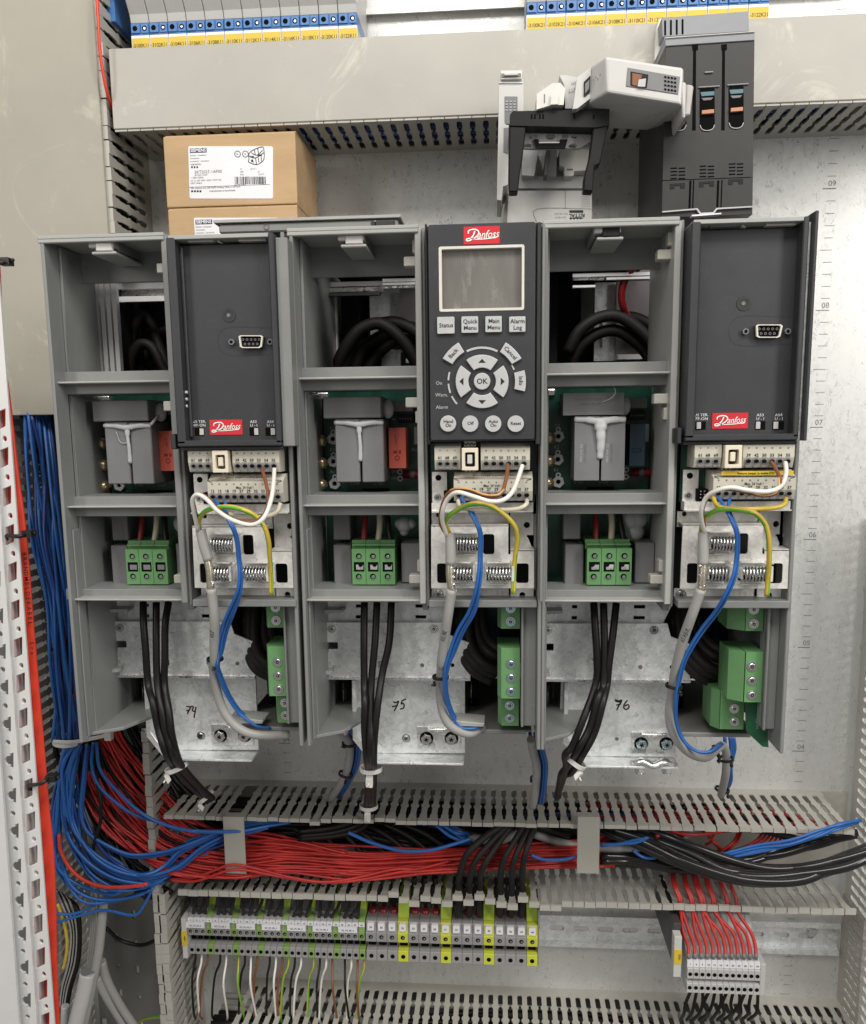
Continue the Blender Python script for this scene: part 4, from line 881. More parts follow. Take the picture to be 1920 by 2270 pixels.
# ================================================================ THINGS ABOVE THE DRIVES
OFF=0
def carton(x0,y0,x1,y1,d0,d1,lab,first):
    t=thing('cardboard_box',lab,'cardboard box',(U((x0+x1)/2,y1,d1)[0],d0,U(x0,y1,d1)[1]),'contactor boxes')
    mb=MB(); mb.bx(x0,y0,x1,y1,d0,d1,'cardboard'); build('carton',mb,t,1.0,seg=2)
    mb=MB(); mb.bx(x1-2,y0+1,x1+1,y1-1,d0+2,d1-2,'cardboard'); mb.bx(x0+1,y0-1,x1-1,y0+2,d0+1,d1-1,'cardboard_edge'); mb.bx(x1-1.5,y0+6,x1+.7,y1-6,d1-3,d1-2,'cardboard_edge')
    build('lid_flap',mb,t,.3)
    mb=MB(); z=lambda x,y:(zz(x)[0]+0,0)
    lx,ly=(1150,893) if first else (1184,1330)
    Q=lambda x,y:z1u(lx+x,ly+y)
    a=Q(0,0); b=Q(518,320); d=d1
    y1_=min(b[1],y1) if not first else b[1]
    mb.prism([U(x,y,d+.3) for x,y in ((a[0]+2,a[1]),(b[0]-3,a[1]),(b[0],a[1]+3),(b[0],y1_-3),(b[0]-2,y1_),(a[0]+5,y1_),(a[0]+3,y1_-3),(a[0],a[1]+3))],d,d+.3,'paper')
    def T(s,x,y,c,m='grey_ink',al='LEFT',**k): 
        p=Q(x,y)
        if p[1]<y1-1: mb.text(s,p[0],p[1],d+.35,c/2.756,m,al=al,**k)
    def B(x0_,y0_,x1_,y1__,m='black_ink'):
        p=Q(x0_,y0_); q=Q(x1_,y1__)
        if q[1]<y1-1: mb.bx(p[0],p[1],q[0],q[1],d+.3,d+.42,m)
    B(10,12,112,40,'label_blue'); p=Q(61,26); mb.text('SIEMENS',p[0],p[1],d+.5,17/2.756,'white_ink',bold=.02)
    for i,s in enumerate(('Schütz / contactor','contacteur','contactor / contactor')): T(s,12,57+i*18,9)
    T('контактор',14,112,9,'black_ink'); 
    for i in range(3): B(18+i*16,122,28+i*16,134)
    T('3RT2027-1AP00',38,160,17); T('3RT2027-1AP00',38,178,8); T('~ 230V 50Hz',14,194,10); T('AC 3e 32A 400V 15kW, 7W0 Y6Z',14,212,9); T('GB/T14048.4',14,228,9); B(2,241,500,243)
    T('MFr. Siemens AG, DE-92220 Amberg, Made in Germany',16,257,9,'black_ink'); T('Контакторы и пускатели',130,275,9,'black_ink')
    for i in range(4): B(18+i*17,269,30+i*17,281)
    if first:
        rnd=random.Random(3); x=285
        while x<472: w=rnd.choice((2,3,4,6)); B(x,186,x+w,232); x+=w+rnd.choice((2,3,5))
        T('4 011209 768437',280,238,7,'black_ink'); 
        for i,(x,s) in enumerate(((318,'G'),(318,'230'),(318,'92A'))): T(s,x,140+i*17,9)
        T('QTY 1',380,140,9); T('S0',425,157,8); T('12/2019',425,173,8)
        # contactor picture and approval marks
        for cx_ in (302,350): 
            c=U(*Q(cx_,48),d+.3); mb.ring((c[0],d+.3,c[1]),2.0,2.5,.15,'black_ink',20)
        T('UL',292,49,9,'black_ink'); T('E',345,49,10,'black_ink')
        for pts in ([(372,80),(372,45),(405,20),(450,5),(462,18),(462,82),(420,112),(372,98),(372,80)],[(372,60),(412,72),(462,40)],[(412,72),(418,112)],[(385,40),(420,55),(455,26)],[(390,78),(400,102)],[(430,70),(432,98)],[(446,60),(448,92)],[(405,22),(410,50)],[(425,14),(430,44)]): mb.stroke([Q(*p) for p in pts],d+.3,.55,'black_ink')
        B(380,60,402,70); B(424,50,450,60); B(384,84,398,96)
    build('shipping_label',mb,t)
def zz(x): return (0,0)
carton(365,297,657,456,14,92,'upper brown cardboard contactor box with a full white shipping label',True)
carton(373,459,660,530,14,92,'lower brown cardboard box whose label is half hidden, under the other box',False)
# dark lid lying behind the drives
t=thing('loose_cover','loose dark grey plastic cover lying flat on top of the drives by the cartons','plastic cover',(-400,150,826))
mb=MB(); a=U(485,505,190); b=U(882,480,190); z0=826; mb.box(a[0],b[0],95,190,U(600,514,190)[1],U(600,494,190)[1],'drive_grey'); build('cover_shell',mb,t,1)
mb=MB(); zt=U(600,492,190)[1]; mb.box(a[0]-3,b[0]+2,93,192,zt,zt+2.0,'drive_grey_light'); mb.box(b[0]-18,b[0]-2,189.5,191,U(870,502,190)[1],U(870,490,190)[1],'drive_black'); mb.box(U(830,490,190)[0],U(834,490,190)[0],189.5,191,U(870,505,190)[1],U(870,488,190)[1],'drive_grey_light'); mb.ring((U(590,502,191)[0],190.2,U(590,502,191)[1]),1.4,2.0,.4,'cap_grey',16); build('cover_rim',mb,t,.4)
# --- breaker
t=thing('circuit_breaker','tall black three pole circuit breaker with pale grey cap in front of the upper duct','circuit breaker',(U(1570,478,150)[0],20,U(1570,478,150)[1]))
d=150
mb=MB(); mb.pp([z3u(540,278),z3u(1083,245),z3u(1070,1310),z3u(515,1330)],45,d,'breaker_black'); mb.pp([z3u(515,1100),z3u(1062,1080),z3u(1062,1084),z3u(515,1104)],d,d+.3,'hole_black')
for x0,x1 in ((700,738),(878,915)):
    mb.pp([z3u(x0,272),z3u(x1,268),z3u(x1,305),z3u(x0+4,309)],d,d+.3,'hole_black'); mb.pp([z3u(x0+8,309),z3u(x1-12,307),z3u(x1-14,795),z3u(x0+2,795)],d,d+.3,'hole_black')
for x0,x1 in ((685,715),(855,888)): mb.pp([z3u(x0,1103),z3u(x1,1100),z3u(x1-6,1275),z3u(x0-6,1280)],d,d+.3,'hole_black'); mb.pp([z3u(x0+12,1103),z3u(x1-8,1100),z3u(x1-14,1275),z3u(x0+6,1280)],d+.3,d+1,'breaker_black')
for gx,gy in ((570,1024),(748,1012),(926,998)):
    for c_ in range(2):
        for r_ in range(4): mb.pp([z3u(gx+c_*49,gy+r_*21),z3u(gx+c_*49+40,gy+r_*21-2),z3u(gx+c_*49+40,gy+r_*21+6),z3u(gx+c_*49,gy+r_*21+8)],d,d+.25,'hole_black')
    mb.pp([z3u(gx-4,gy+98),z3u(gx+88,gy+92),z3u(gx+88,gy+126),z3u(gx+60,gy+128),z3u(gx+60,gy+110),z3u(gx+24,gy+112),z3u(gx+24,gy+130),z3u(gx-4,gy+132)],d,d+.3,'deep_black')
mb.pp([z3u(780,436),z3u(830,433),z3u(830,441),z3u(780,445)],d,d+1.2,'breaker_grey')
build('breaker_body',mb,t,.6)
mb=MB(); mb.pp([z3u(537,232),z3u(1084,194),z3u(1083,244),z3u(539,280)],70,d+1,'breaker_grey'); mb.pp([z3u(535,226),z3u(1085,188),z3u(1085,195),z3u(535,234)],70,d+2,'term_light')
mb.pp([z3u(516,108),z3u(1047,68),z3u(1049,190),z3u(520,224)],30,105,'breaker_grey')
for i in range(4): mb.pp([z3u(531+i*35.5,124-i*2.5),z3u(543+i*35.5,123-i*2.5),z3u(543+i*35.5,214-i*2.5),z3u(531+i*35.5,216-i*2.5)],105,105.4,'hole_black')
build('top_cap',mb,t,.5)
for i,(x0,y0) in enumerate(((575,528),(748,528),(925,514))):
    mb=MB(); mb.pp([z3u(x0-8,y0),z3u(x0+124,y0-8),z3u(x0+122,y0),z3u(x0-8,y0+8)],d,d+1.2,'breaker_grey')
    dy=0; o=[(0,20),(8,10),(88,8),(92,20),(92,235),(78,262),(46,272),(14,264),(0,238)]; mb.pp([z3u(x0+a,y0+b+dy) for a,b in o],d,d+.4,'hole_black'); mb.tube([P(*z3u(x0+a,y0+b),d+.6) for a,b in ((2,236),(14,262),(46,270),(78,260),(91,234))],.35,'term_light',6,3)
    if i: mb.pp([z3u(x0+4,y0+34),z3u(x0+90,y0+28),z3u(x0+90,y0+54),z3u(x0+12,y0+60)],d,d+1,'teal'); mb.pp([z3u(x0+14,y0+145),z3u(x0+88,y0+138),z3u(x0+88,y0+162),z3u(x0+14,y0+168)],d,d+2.5,'orange'); mb.pp([z3u(x0+10,y0+70),z3u(x0+84,y0+66),z3u(x0+70,y0+82),z3u(x0+24,y0+86)],d,d+1,'grey_ink')
    build('toggle_window',mb,t,.2)
mb=MB(); mb.pp([z3u(520,1290),z3u(735,1272),z3u(755,1300),z3u(830,1296),z3u(850,1270),z3u(1070,1258),z3u(1070,1266),z3u(856,1278),z3u(836,1304),z3u(750,1308),z3u(730,1280),z3u(520,1298)],d,d+2,'term_light'); mb.pp([z3u(700,1312),z3u(880,1300),z3u(880,1308),z3u(700,1322)],d,d+6,'paper'); build('bottom_clip',mb,t)
mb=MB(); mb.pp([z3u(478,760),z3u(525,740),z3u(520,1325),z3u(412,1335),z3u(425,1200),z3u(438,900)],62,66,'smoke_clear'); mb.pp([z3u(500,110),z3u(520,110),z3u(532,380),z3u(470,370),z3u(480,180)],60,90,'offwhite_plastic'); build('side_film',mb,t,.5)
# --- white upright holder
t=thing('busbar_clip','narrow upright white plastic clip left of the black bracket','plastic clip',(U(1132,510,140)[0],100,U(1132,510,140)[1]))
mb=MB(); mb.pp([z2u(1282,480),z2u(1434,480),z2u(1436,760),z2u(1370,770),z2u(1345,760),z2u(1340,1130),z2u(1310,1140),z2u(1300,1225),z2u(1272,1222),z2u(1282,700)],90,140,'white_plastic'); mb.pp([z2u(1284,500),z2u(1432,500),z2u(1432,508),z2u(1284,508)],140,141,'paper')
build('clip_body',mb,t,1,seg=2)
mb=MB(); mb.pp([z2u(1294,430),z2u(1427,428),z2u(1424,480),z2u(1298,484)],95,143,'offwhite_plastic'); mb.pp([z2u(1300,448),z2u(1420,446),z2u(1420,470),z2u(1300,474)],143,143.5,'cap_grey'); mb.pp([z2u(1316,448),z2u(1400,446),z2u(1400,458),z2u(1316,460)],143.5,145,'white_plastic'); build('clip_cap',mb,t,.6)
mb=MB(); mb.pp([z2u(1320,588),z2u(1398,588),z2u(1398,745),z2u(1384,758),z2u(1330,758),z2u(1320,745)],140,140.6,'cap_grey')
for r_ in range(4):
    for c_ in range(3): mb.pp([z2u(1324+c_*24,616+r_*18),z2u(1340+c_*24,616+r_*18),z2u(1340+c_*24,621+r_*18),z2u(1324+c_*24,621+r_*18)],140.6,141.2,'paper')
mb.pp([z2u(1314,780),z2u(1345,780),z2u(1340,940),z2u(1312,930)],140,140.5,'cap_grey'); build('clip_window',mb,t,.2)
# --- busbar adapter base
t=thing('busbar_adapter','white and grey adapter block with upside down printed label behind the drives','adapter block',(U(1220,505,120)[0],20,U(1220,505,120)[1]))
mb=MB(); mb.pp([z2u(1395,900),z2u(1850,900),z2u(1855,1360),z2u(1300,1360),z2u(1340,1160),z2u(1400,1150)],60,112,'offwhite_plastic')
mb.pp([z2u(1425,905),z2u(1530,905),z2u(1500,1075),z2u(1425,1070)],112,128,'button_grey'); mb.pp([z2u(1580,910),z2u(1640,910),z2u(1635,1072),z2u(1578,1070)],112,128,'button_grey'); mb.pp([z2u(1600,905),z2u(1580,1070),z2u(1560,1070),z2u(1575,905)],112,132,'cap_grey')
mb.pp([z2u(1655,910),z2u(1764,910),z2u(1850,915),z2u(1845,1040),z2u(1745,1045),z2u(1740,1075),z2u(1685,1075),z2u(1685,1020),z2u(1655,1010)],112,130,'offwhite_plastic'); mb.pp([z2u(1700,1030),z2u(1738,1030),z2u(1738,1040),z2u(1700,1040)],130,130.4,'grey_ink')
mb.pp([z2u(1395,1075),z2u(1855,1075),z2u(1855,1150),z2u(1395,1150)],112,118,'term_light')
build('adapter_body',mb,t,.8)
mb=MB(); mb.pp([z2u(1345,1165),z2u(1850,1165),z2u(1850,1362),z2u(1335,1362)],112,120,'white_plastic'); d=120
mb.stroke([z2u(1690,1165),z2u(1690,1275)],d,.4,'grey_ink'); mb.stroke([z2u(1515,1362),z2u(1518,1277),z2u(1850,1277)],d,.4,'grey_ink'); 
def T(s,x,y,c,m='grey_ink',**k): p=z2u(x,y); mb.text(s,p[0],p[1],d,c/2.756,m,rot=180,**k)
T('2.5 - 16 mm²',1664,1307,10); T('Ie = 63 A',1660,1329,11); T('Ue = 690 V AC',1645,1349,11); T('SV 9340.65',1640,1370,17,'black_ink')
for i in range(9): T('busbar adapter %d'%(i+1) if False else 'mmmmmmmmm',1815,1180+i*10.5,5)
mb.pp([z2u(1716,1284),z2u(1800,1284),z2u(1800,1300),z2u(1716,1300)],d,d+.2,'black_ink'); T('RITTAL',1762,1316,19,'black_ink',bold=.03)
for i in range(4): a=1720+i*20; mb.pp([z2u(a,1330),z2u(a+9,1330),z2u(a+9,1362),z2u(a,1362)],d,d+.2,'black_ink')
mb.pp([z2u(1716,1330),z2u(1800,1330),z2u(1800,1335),z2u(1716,1335)],d,d+.2,'black_ink')
build('adapter_label',mb,t)
# --- black bracket
t=thing('mounting_bracket','black plastic bracket with two legs and round holes hanging over the adapter','bracket',(U(1235,425,160)[0],100,U(1235,425,160)[1]))
mb=MB(); d=165; mb.pp([z2u(1370,678),z2u(1960,665),z2u(1960,765),z2u(1880,780),z2u(1452,770),z2u(1350,768),z2u(1352,700)],151,d,'deep_black')
for x in (1480,1500,1530,1550,1740,1860): mb.pp([z2u(x,696),z2u(x+10,696),z2u(x+10,725),z2u(x,725)],d,d+.4,'hole_black')
build('bracket_bar',mb,t,.7)
mb=MB(); mb.pp([z2u(1350,765),z2u(1450,770),z2u(1432,940),z2u(1415,1040),z2u(1400,1170),z2u(1345,1172),z2u(1345,1090)],152,d-1,'deep_black'); build('bracket_leg',mb,t,.7)
mb=MB(); mb.pp([z3u(112,668),z3u(197,668),z3u(190,760),z3u(138,1000),z3u(104,1015),z3u(96,1168),z3u(38,1165),z3u(42,1080),z3u(75,950)],152,d-1,'deep_black'); build('bracket_leg',mb,t,.7)
mb=MB(); x,z=0,0; o=[U(*z2u(a,b),150) for a,b in ((1430,765),(1850,760),(1850,860),(1780,905),(1440,905))]
hs=[circ(*U(*z2u(a,b),150),q,14,q*.55) for a,b,q in ((1490,835,3),(1600,835,3.4),(1690,832,2.6),(1745,835,2),(1460,892,3),(1735,892,3))]
mb.plate(o[::-1],hs,146,150,'button_grey'); mb.pp([z2u(1500,850),z2u(1515,905),z2u(1690,905),z2u(1705,850),z2u(1660,850),z2u(1650,875),z2u(1530,875),z2u(1525,850)],150,152,'deep_black'); mb.pp([z2u(1430,765),z2u(1850,760),z2u(1850,790),z2u(1430,800)],150,153,'deep_black'); mb.pp([z2u(1530,868),z2u(1655,866),z2u(1655,872),z2u(1530,874)],156,156.5,'term_light'); build('bracket_plate',mb,t,.4)
# --- white plug lying on top
t=thing('plug_connector','white plastic connector lying tilted over the black bracket','connector',(U(1380,280,185)[0],90,U(1380,285,185)[1]))
zT=lambda x,y,d: P(1064+x/2.6486,y/2.6486,d)
mb=MB(); mb.hull([zT(740,332,186),zT(1194,400,186),zT(1180,612,186),zT(750,540,186),zT(652,393,170),zT(640,604,170),zT(1198,640,170),zT(1192,700,150),zT(985,762,136),zT(765,752,136),zT(610,640,150),zT(690,400,120),zT(1170,420,120),zT(1150,690,120)],'white_plastic')
build('connector_shell',mb,t,1.4,seg=2)
mb=MB(); mb.pp([z3u(0,470),z3u(82,412),z3u(80,600),z3u(0,662),z3u(-28,665)],105,172,'white_plastic'); mb.pp([z2u(1515,575),z2u(1610,508),z2u(1660,505),z2u(1690,540),z2u(1680,640),z2u(1610,640),z2u(1515,668)],100,168,'offwhite_plastic'); mb.pp([z2u(1655,460),z2u(1700,458),z2u(1764,472),z2u(1790,480),z2u(1770,662),z2u(1690,662),z2u(1685,520)],98,160,'white_plastic')
mb.pp([z2u(1560,575),z2u(1567,575),z2u(1567,628),z2u(1560,628)],168,168.3,'grey_ink'); mb.pp([z2u(1605,580),z2u(1650,576),z2u(1645,636),z2u(1600,638)],168,170,'offwhite_plastic')
p=z2u(1752,505); mb.text('1AS91',p[0],p[1],160.3,5,'grey_ink',rot=192); p=z2u(1752,545); mb.text('CAST7',p[0],p[1],160.3,7,'grey_ink',rot=192)
mb.pp([z3u(40,500),z3u(80,460),z3u(78,560),z3u(40,590)],172,173,'deep_black'); mb.pp([z3u(48,512),z3u(74,485),z3u(72,540),z3u(48,570)],173,173.4,'cap_grey'); build('connector_tail',mb,t,1,seg=2)
mb=MB(); mb.pp([z3u(308,412),z3u(628,468),z3u(616,575),z3u(298,525)],186,186.6,'cap_grey'); mb.pp([z3u(326,435),z3u(435,455),z3u(425,538),z3u(325,520)],186.6,187,'deep_black'); mb.pp([z3u(335,445),z3u(400,456),z3u(365,525),z3u(335,520)],187,187.3,'wire_brown'); mb.pp([z3u(375,485),z3u(420,478),z3u(415,530),z3u(368,528)],187,188,'term_light')
for r_ in range(4):
    for c_ in range(4): mb.pp([z3u(532+c_*20,462+r_*25+c_*3),z3u(545+c_*20,465+r_*25+c_*3),z3u(545+c_*20,475+r_*25+c_*3),z3u(532+c_*20,472+r_*25+c_*3)],186.6,187.2,'hole_black')
for x,y in ((100,490),(113,470),(125,482),(140,458)): mb.bx(*z3u(x-4,y-8),*z3u(x+4,y+8),186,186.3,'grey_ink')

build('connector_window',mb,t,.2)
mb=MB(); mb.pp([z3u(632,495),z3u(668,505),z3u(660,720),z3u(645,722)],130,184,'white_plastic'); mb.pp([z3u(668,512),z3u(712,522),z3u(690,702),z3u(655,705)],125,178,'smoke_clear'); build('connector_clip',mb,t,.8)
# ================================================================ TERMINAL ROWS
def term(i,xc,p,yg,wide,dy,d,num):
    zf=lambda y:U(422,y,d)[1]
    m='term_grey' if not yg else ('term_green' if not wide else 'term_yellow'); x0,x1=xc-p/2+.12,xc+p/2-.12
    lab=('grey','green and yellow')[bool(yg)]
    nm='terminal numbered %d in the left terminal row, %s'%(num,('narrow ' if not wide else 'wide ')+lab)
    t=thing('terminal_block',nm,'terminal block',(xc,8,zf(2120)),('wide' if wide else 'narrow')+' terminals of the left row')
    mb=MB(); E=1.5 if wide else 0
    mb.prism(([(8,zf(1992)),(30,zf(1992)),(46,zf(2008)),(52,zf(2026)),(58,zf(2036))] if not wide else [(8,zf(1996)),(24,zf(2000)),(28,zf(2031)),(54,zf(2032)),(58,zf(2034))])+[(60,zf(2054)),(62,zf(2055)),(62,zf(2073+E)),(55,zf(2075+E)),(52,zf(2094)),(60,zf(2096)),(61,zf(2116+E)),(55,zf(2120+E)),(8,zf(2124))],x0,x1,m,'side')
    if not yg: mb.prism([(8,zf(1990)),(31,zf(1990)),(47.2,zf(2007)),(52.6,zf(2024)),(8,zf(2024))] if not wide else [(8,zf(1994)),(25,zf(1998)),(28.4,zf(2032)),(8,zf(2032))],x0-.05,x1+.05,'term_dark','side')  # upper rear coloured dark in place of the duct's shadow
    build('terminal_body',mb,t,.25)
    mb=MB(); r=2.0 if wide else 1.75
    mb.cyl((xc,61.9,zf(2064)),(0,1,0),r,.25,'hole_black',14); mb.cyl((xc,60.6,zf(2107)),(0,1,0),r,.35,'hole_black',14); mb.box(xc-p*.36,xc+p*.36,52,54,zf(2092),zf(2077+E),'hole_black'); mb.cyl((xc+.3,62,zf(2064.6)),(0,1,0),r*.5,.25,'cap_grey',8)
    if yg: mb.prism([(28,zf(1996)),(46.5,zf(2004)),(52.5,zf(2032)),(28,zf(2031))],x0-.1,x1+.1,'term_yg','side')
    build('clamp_openings',mb,t)
    mb=MB()
    if wide:
        mb.prism(rect(xc-p*.31,zf(2051),xc+p*.31,zf(2035),.6),57,61.5,'paper'); cu=str(num); px=None
        _txt(mb,cu,xc,zf(2045.6),61.6,2.5,'black_ink',.06)
    else:
        mb.box(xc-p*.5+.2,xc+p*.5-.2,56,60.2,zf(2046),zf(2038),'paper'); _txt(mb,str(num),xc,zf(2043.6),60.3,2.0,'black_ink',.05)
    build('number_tag',mb,t)
def _txt(mb,s,x,z,d,size,m,off=0,rot=0,wid=1):
    cu=bpy.data.curves.new('t','FONT'); cu.body=s; cu.align_x='CENTER'; cu.size=size; cu.offset=off; o=bpy.data.objects.new('t',cu); me=bpy.data.meshes.new_from_object(o); c,sn=math.cos(math.radians(rot)),math.sin(math.radians(rot))
    mb.add([(x+v.co.x*wid*c-v.co.y*sn,d+.05,z+v.co.x*wid*sn+v.co.y*c) for v in me.vertices],[tuple(q.vertices) for q in me.polygons],m); bpy.data.objects.remove(o); bpy.data.curves.remove(cu); bpy.data.meshes.remove(me)
dT=62; XA=U(422,2063,dT)[0]; XB_=U(801.5,2075,dT)[0]; pN=(XB_-XA)/27; XC_=U(822,2075,dT)[0]; XD=U(1180.3,2086,dT)[0]; pW=(XD-XC_)/15
for i in range(28): term(i,XA+i*pN,pN,(i+1)%4==0,False,0,dT,i+1)
for i in range(16): term(i,XC_+i*pW,pW,(i+29)%4==0,True,0,dT,i+29)
for i,s in enumerate(('GS_VS_4S_2','GS_VS_4S_3','GS_VS_4S_4','GS_VS_4R_1','GS_VS_4R_2','GS_VS_4R_3','GS_VS_4R_4')):
    xc=XA+pN*(1+4*i)-.6; mb=MB(); z0=U(422,2058,64)[1]; z1_=U(422,2046,64)[1]; mb.box(xc-pN*1.45,xc+pN*1.45,62.2,63.2,z0,z1_,'paper'); _txt(mb,s,xc,z0+1.6,63.3,2.3,'black_ink',.03,0,.95)
    build('marker_strip',mb,None,.2,'white printed strip reading %s across three narrow terminals'%s,'marker strip','printed strips on the narrow terminals')
mb=MB(); zf=lambda y:U(422,y,dT)[1]; mb.box(XA-pN*.5-4.6,XA-pN*.5-.2,8,64,zf(2122),zf(2034),'white_plastic'); mb.box(XA-pN*.5-4.9,XA-pN*.5+.3,64,64.6,zf(2093),zf(2062),'yellow_label'); _txt(mb,'4X61',XA-pN*.5-2.6,zf(2078),64.7,2.4,'black_ink',.04,-90)
build('end_clamp',mb,None,.4,'white end clamp with yellow tag at the left end of the long terminal row','end clamp')
mb=MB(); mb.box(XD+pW*.5+.1,XD+pW*.5+1.4,8,58,zf(2120),zf(2000),'term_grey'); build('end_cover',mb,None,.3,'thin grey end cover closing the wide yellow terminal 44','end cover')
# right group
d=96; hx=[z9(690+i*37.4,883)[0] for i in range(12)]; xa=U(hx[0],2160,d)[0]; xb=U(hx[-1],2164,d)[0]; p=(xb-xa)/11; zg=lambda y:U(1600,y,d)[1]
for i,n in enumerate((1,4,7,10,13,16,19,22,25,28,31,34)):
    xc=xa+i*p; t=thing('terminal_block','light grey two level terminal tagged %d in the right group'%n,'terminal block',(xc,8,zg(2205)),'terminals of the right group')
    mb=MB(); mb.prism([(8,zg(2060)),(60,zg(2078)),(66,zg(2100)),(84,zg(2118)),(90,zg(2132)),(93,zg(2134)),(94,zg(2149)),(96,zg(2150)),(96,zg(2172)),(90,zg(2174)),(90,zg(2181)),(96,zg(2183)),(96,zg(2203)),(88,zg(2206)),(8,zg(2190))],xc-p/2+.1,xc+p/2-.1,'term_light','side'); build('terminal_body',mb,t,.2)
    mb=MB(); mb.cyl((xc,95.9,zg(2162)),(0,1,0),1.75,.3,'hole_black',14); mb.cyl((xc,95.9,zg(2192)),(0,1,0),1.75,.3,'hole_black',14); mb.box(xc-p*.4,xc+p*.4,88,90.4,zg(2181),zg(2174),'cap_grey'); build('clamp_openings',mb,t)
    mb=MB(); mb.box(xc-p/2+.15,xc+p/2-.15,92,94.6,zg(2148),zg(2135),'paper'); _txt(mb,str(n),xc,zg(2144),94.7,2.3,'black_ink',.05); build('number_tag',mb,t)
mb=MB(); mb.box(xb+p*.5+.1,xb+p*.5+4.5,8,95,zg(2205),zg(2136),'term_light'); build('end_cover',mb,None,.3,'light grey end cover right of terminal tagged 34','end cover')
mb=MB(); a,zt=U(*z9(594,652),100); b,z0=U(*z9(632,900),100); mb.box(a,b,90,100,z0,zt,'white_plastic'); mb.box(a-.1,b+.1,100,100.5,U(*z9(610,820),100)[1],U(*z9(610,728),100)[1],'yellow_label'); _txt(mb,'2X61',(a+b)/2+.6,U(*z9(610,775),100)[1],100.6,2.6,'black_ink',.04,-90); mb.box(a+1,b+1,8,90,z0+6,zt+6,'term_dark'); build('end_clamp',mb,None,.4,'white end clamp with yellow tag left of the small terminal group','end clamp')
# ================================================================ WIRES
OFF=0
def L3(z,pts,d): return [P(*z(x,y),(d[min(i,len(d)-1)] if isinstance(d,(list,tuple)) else d)) for i,(x,y) in enumerate(pts)]
def bundle(name,n,A,B,r,m,lab,cat,grp,jit=2.0,seed=1,off=0,nn=8,djit=6,mats=None):
    """n cables between two guide curves; every cable an object of its own"""
    rnd=random.Random(seed); N=min(len(A),len(B))
    for i in range(n):
        t=(i+.5)/n+rnd.uniform(-.3,.3)/n; ph=rnd.uniform(0,6.28); j=[(rnd.uniform(-jit,jit),rnd.uniform(-djit,djit),rnd.uniform(-jit,jit)) for _ in range(N)]; t2=min(1,max(0,t+rnd.uniform(-.14,.14)))
        pts=[]
        for k in range(N):
            s=t+(t2-t)*(k/(N-1)); pts.append(tuple(A[k][q]*(1-s)+B[k][q]*s+j[k][q] for q in range(3)))
        wire(name,pts,r*rnd.uniform(.92,1.06),mats[i%len(mats)] if mats else m,lab,cat,grp,n=nn)
# ---- control wiring per drive
DD=28
W=[(z1,z4),(z2,z5),(z3,z6)]
DN=['left','middle','right']
def cw(k,kind,pts,d,r,m,m2=None,n=8,z=None,extra=None,lab=None,name='wire',cat='wire'):
    q=L3(W[k][0],pts,d)+(extra or [])
    return wire(name,q,r,m,lab or '%s on the clamp plate of the %s drive'%(kind,DN[k]),cat,None,n,m2)
cw(0,'brown wire looping',[(1590,215),(1622,320),(1640,440),(1610,530),(1540,572),(1440,560),(1340,500),(1270,425),(1215,400),(1180,425),(1190,490),(1208,560),(1216,620)],[226,242,252,258,258,256,252,248,246,244,240,236,232],1.15,'wire_brown')
cw(0,'white wire looping',[(1678,215),(1672,330),(1655,440),(1612,545),(1540,588),(1430,563),(1330,503),(1262,432),(1207,403),(1176,435),(1185,510),(1210,620)],[226,244,256,262,262,260,256,252,250,247,242,234],1.35,'wire_white')
cw(1,'brown wire looping',[(1340,205),(1335,270),(1312,370),(1275,412),(1200,412),(1110,380),(1030,370),(970,400),(936,480),(925,560),(940,610),(965,650)],[228,242,252,256,256,254,252,248,244,240,236,232],1.15,'wire_brown')
cw(1,'pale glare strip along the brown wire',[(1316,372),(1278,404),(1200,404),(1110,372),(1030,364),(985,378)],[254,258,258,256,254,250],.6,'brown_wire_glare')  # thin pale strand painted as glare on the brown wire
cw(1,'white wire looping',[(1435,205),(1400,310),(1365,390),(1310,437),(1230,445),(1130,415),(1030,390),(972,430),(942,500),(940,570),(965,650)],[228,244,256,260,260,258,255,250,246,240,233],1.4,'wire_white')
cw(2,'brown wire looping',[(1175,190),(1215,250),(1240,320),(1215,392),(1140,410),(1050,392),(940,372),(850,378),(792,425),(765,500),(775,590),(775,635)],[228,242,254,258,258,256,254,250,246,242,236,232],1.15,'wire_brown')
cw(2,'pale glare strip along the brown wire',[(1232,300),(1228,370),(1190,402),(1120,408),(1050,386),(960,368)],[255,259,260,259,257,255],.6,'brown_wire_glare')  # pale strand stands for the glare along this brown wire
cw(2,'white wire looping',[(1270,190),(1275,280),(1240,355),(1160,385),(1050,378),(940,360),(845,382),(785,425),(757,500),(760,570),(780,635)],[228,244,257,262,261,259,255,250,246,240,233],1.35,'wire_white')
YG=[[(1220,625),(1215,560),(1250,510),(1320,485),(1420,480),(1540,520),(1610,590),(1640,680),(1648,780),(1655,870),(1658,1015)],[(985,650),(960,590),(968,550),(1010,510),(1100,465),(1200,460),(1290,505),(1370,580),(1398,660),(1387,760),(1377,860),(1372,1010)],[(757,630),(772,560),(830,510),(900,492),(1010,500),(1090,520),(1150,590),(1170,680),(1172,800),(1167,900),(1158,1022)]]
for k in range(3): cw(k,'green and yellow wire arching',YG[k],[230,236,240,244,246,246,244,242,238,234,232],1.55,'wire_yellow','wire_green',n=10)
JM=[[(1398,520),(1440,540),(1530,545),(1620,538),(1690,510),(1715,455)],[(1035,440),(1050,480),(1130,495),(1250,497),(1390,492),(1450,465),(1456,438)],[(830,422),(860,475),(950,490),(1080,492),(1200,485),(1262,465),(1276,428)]]
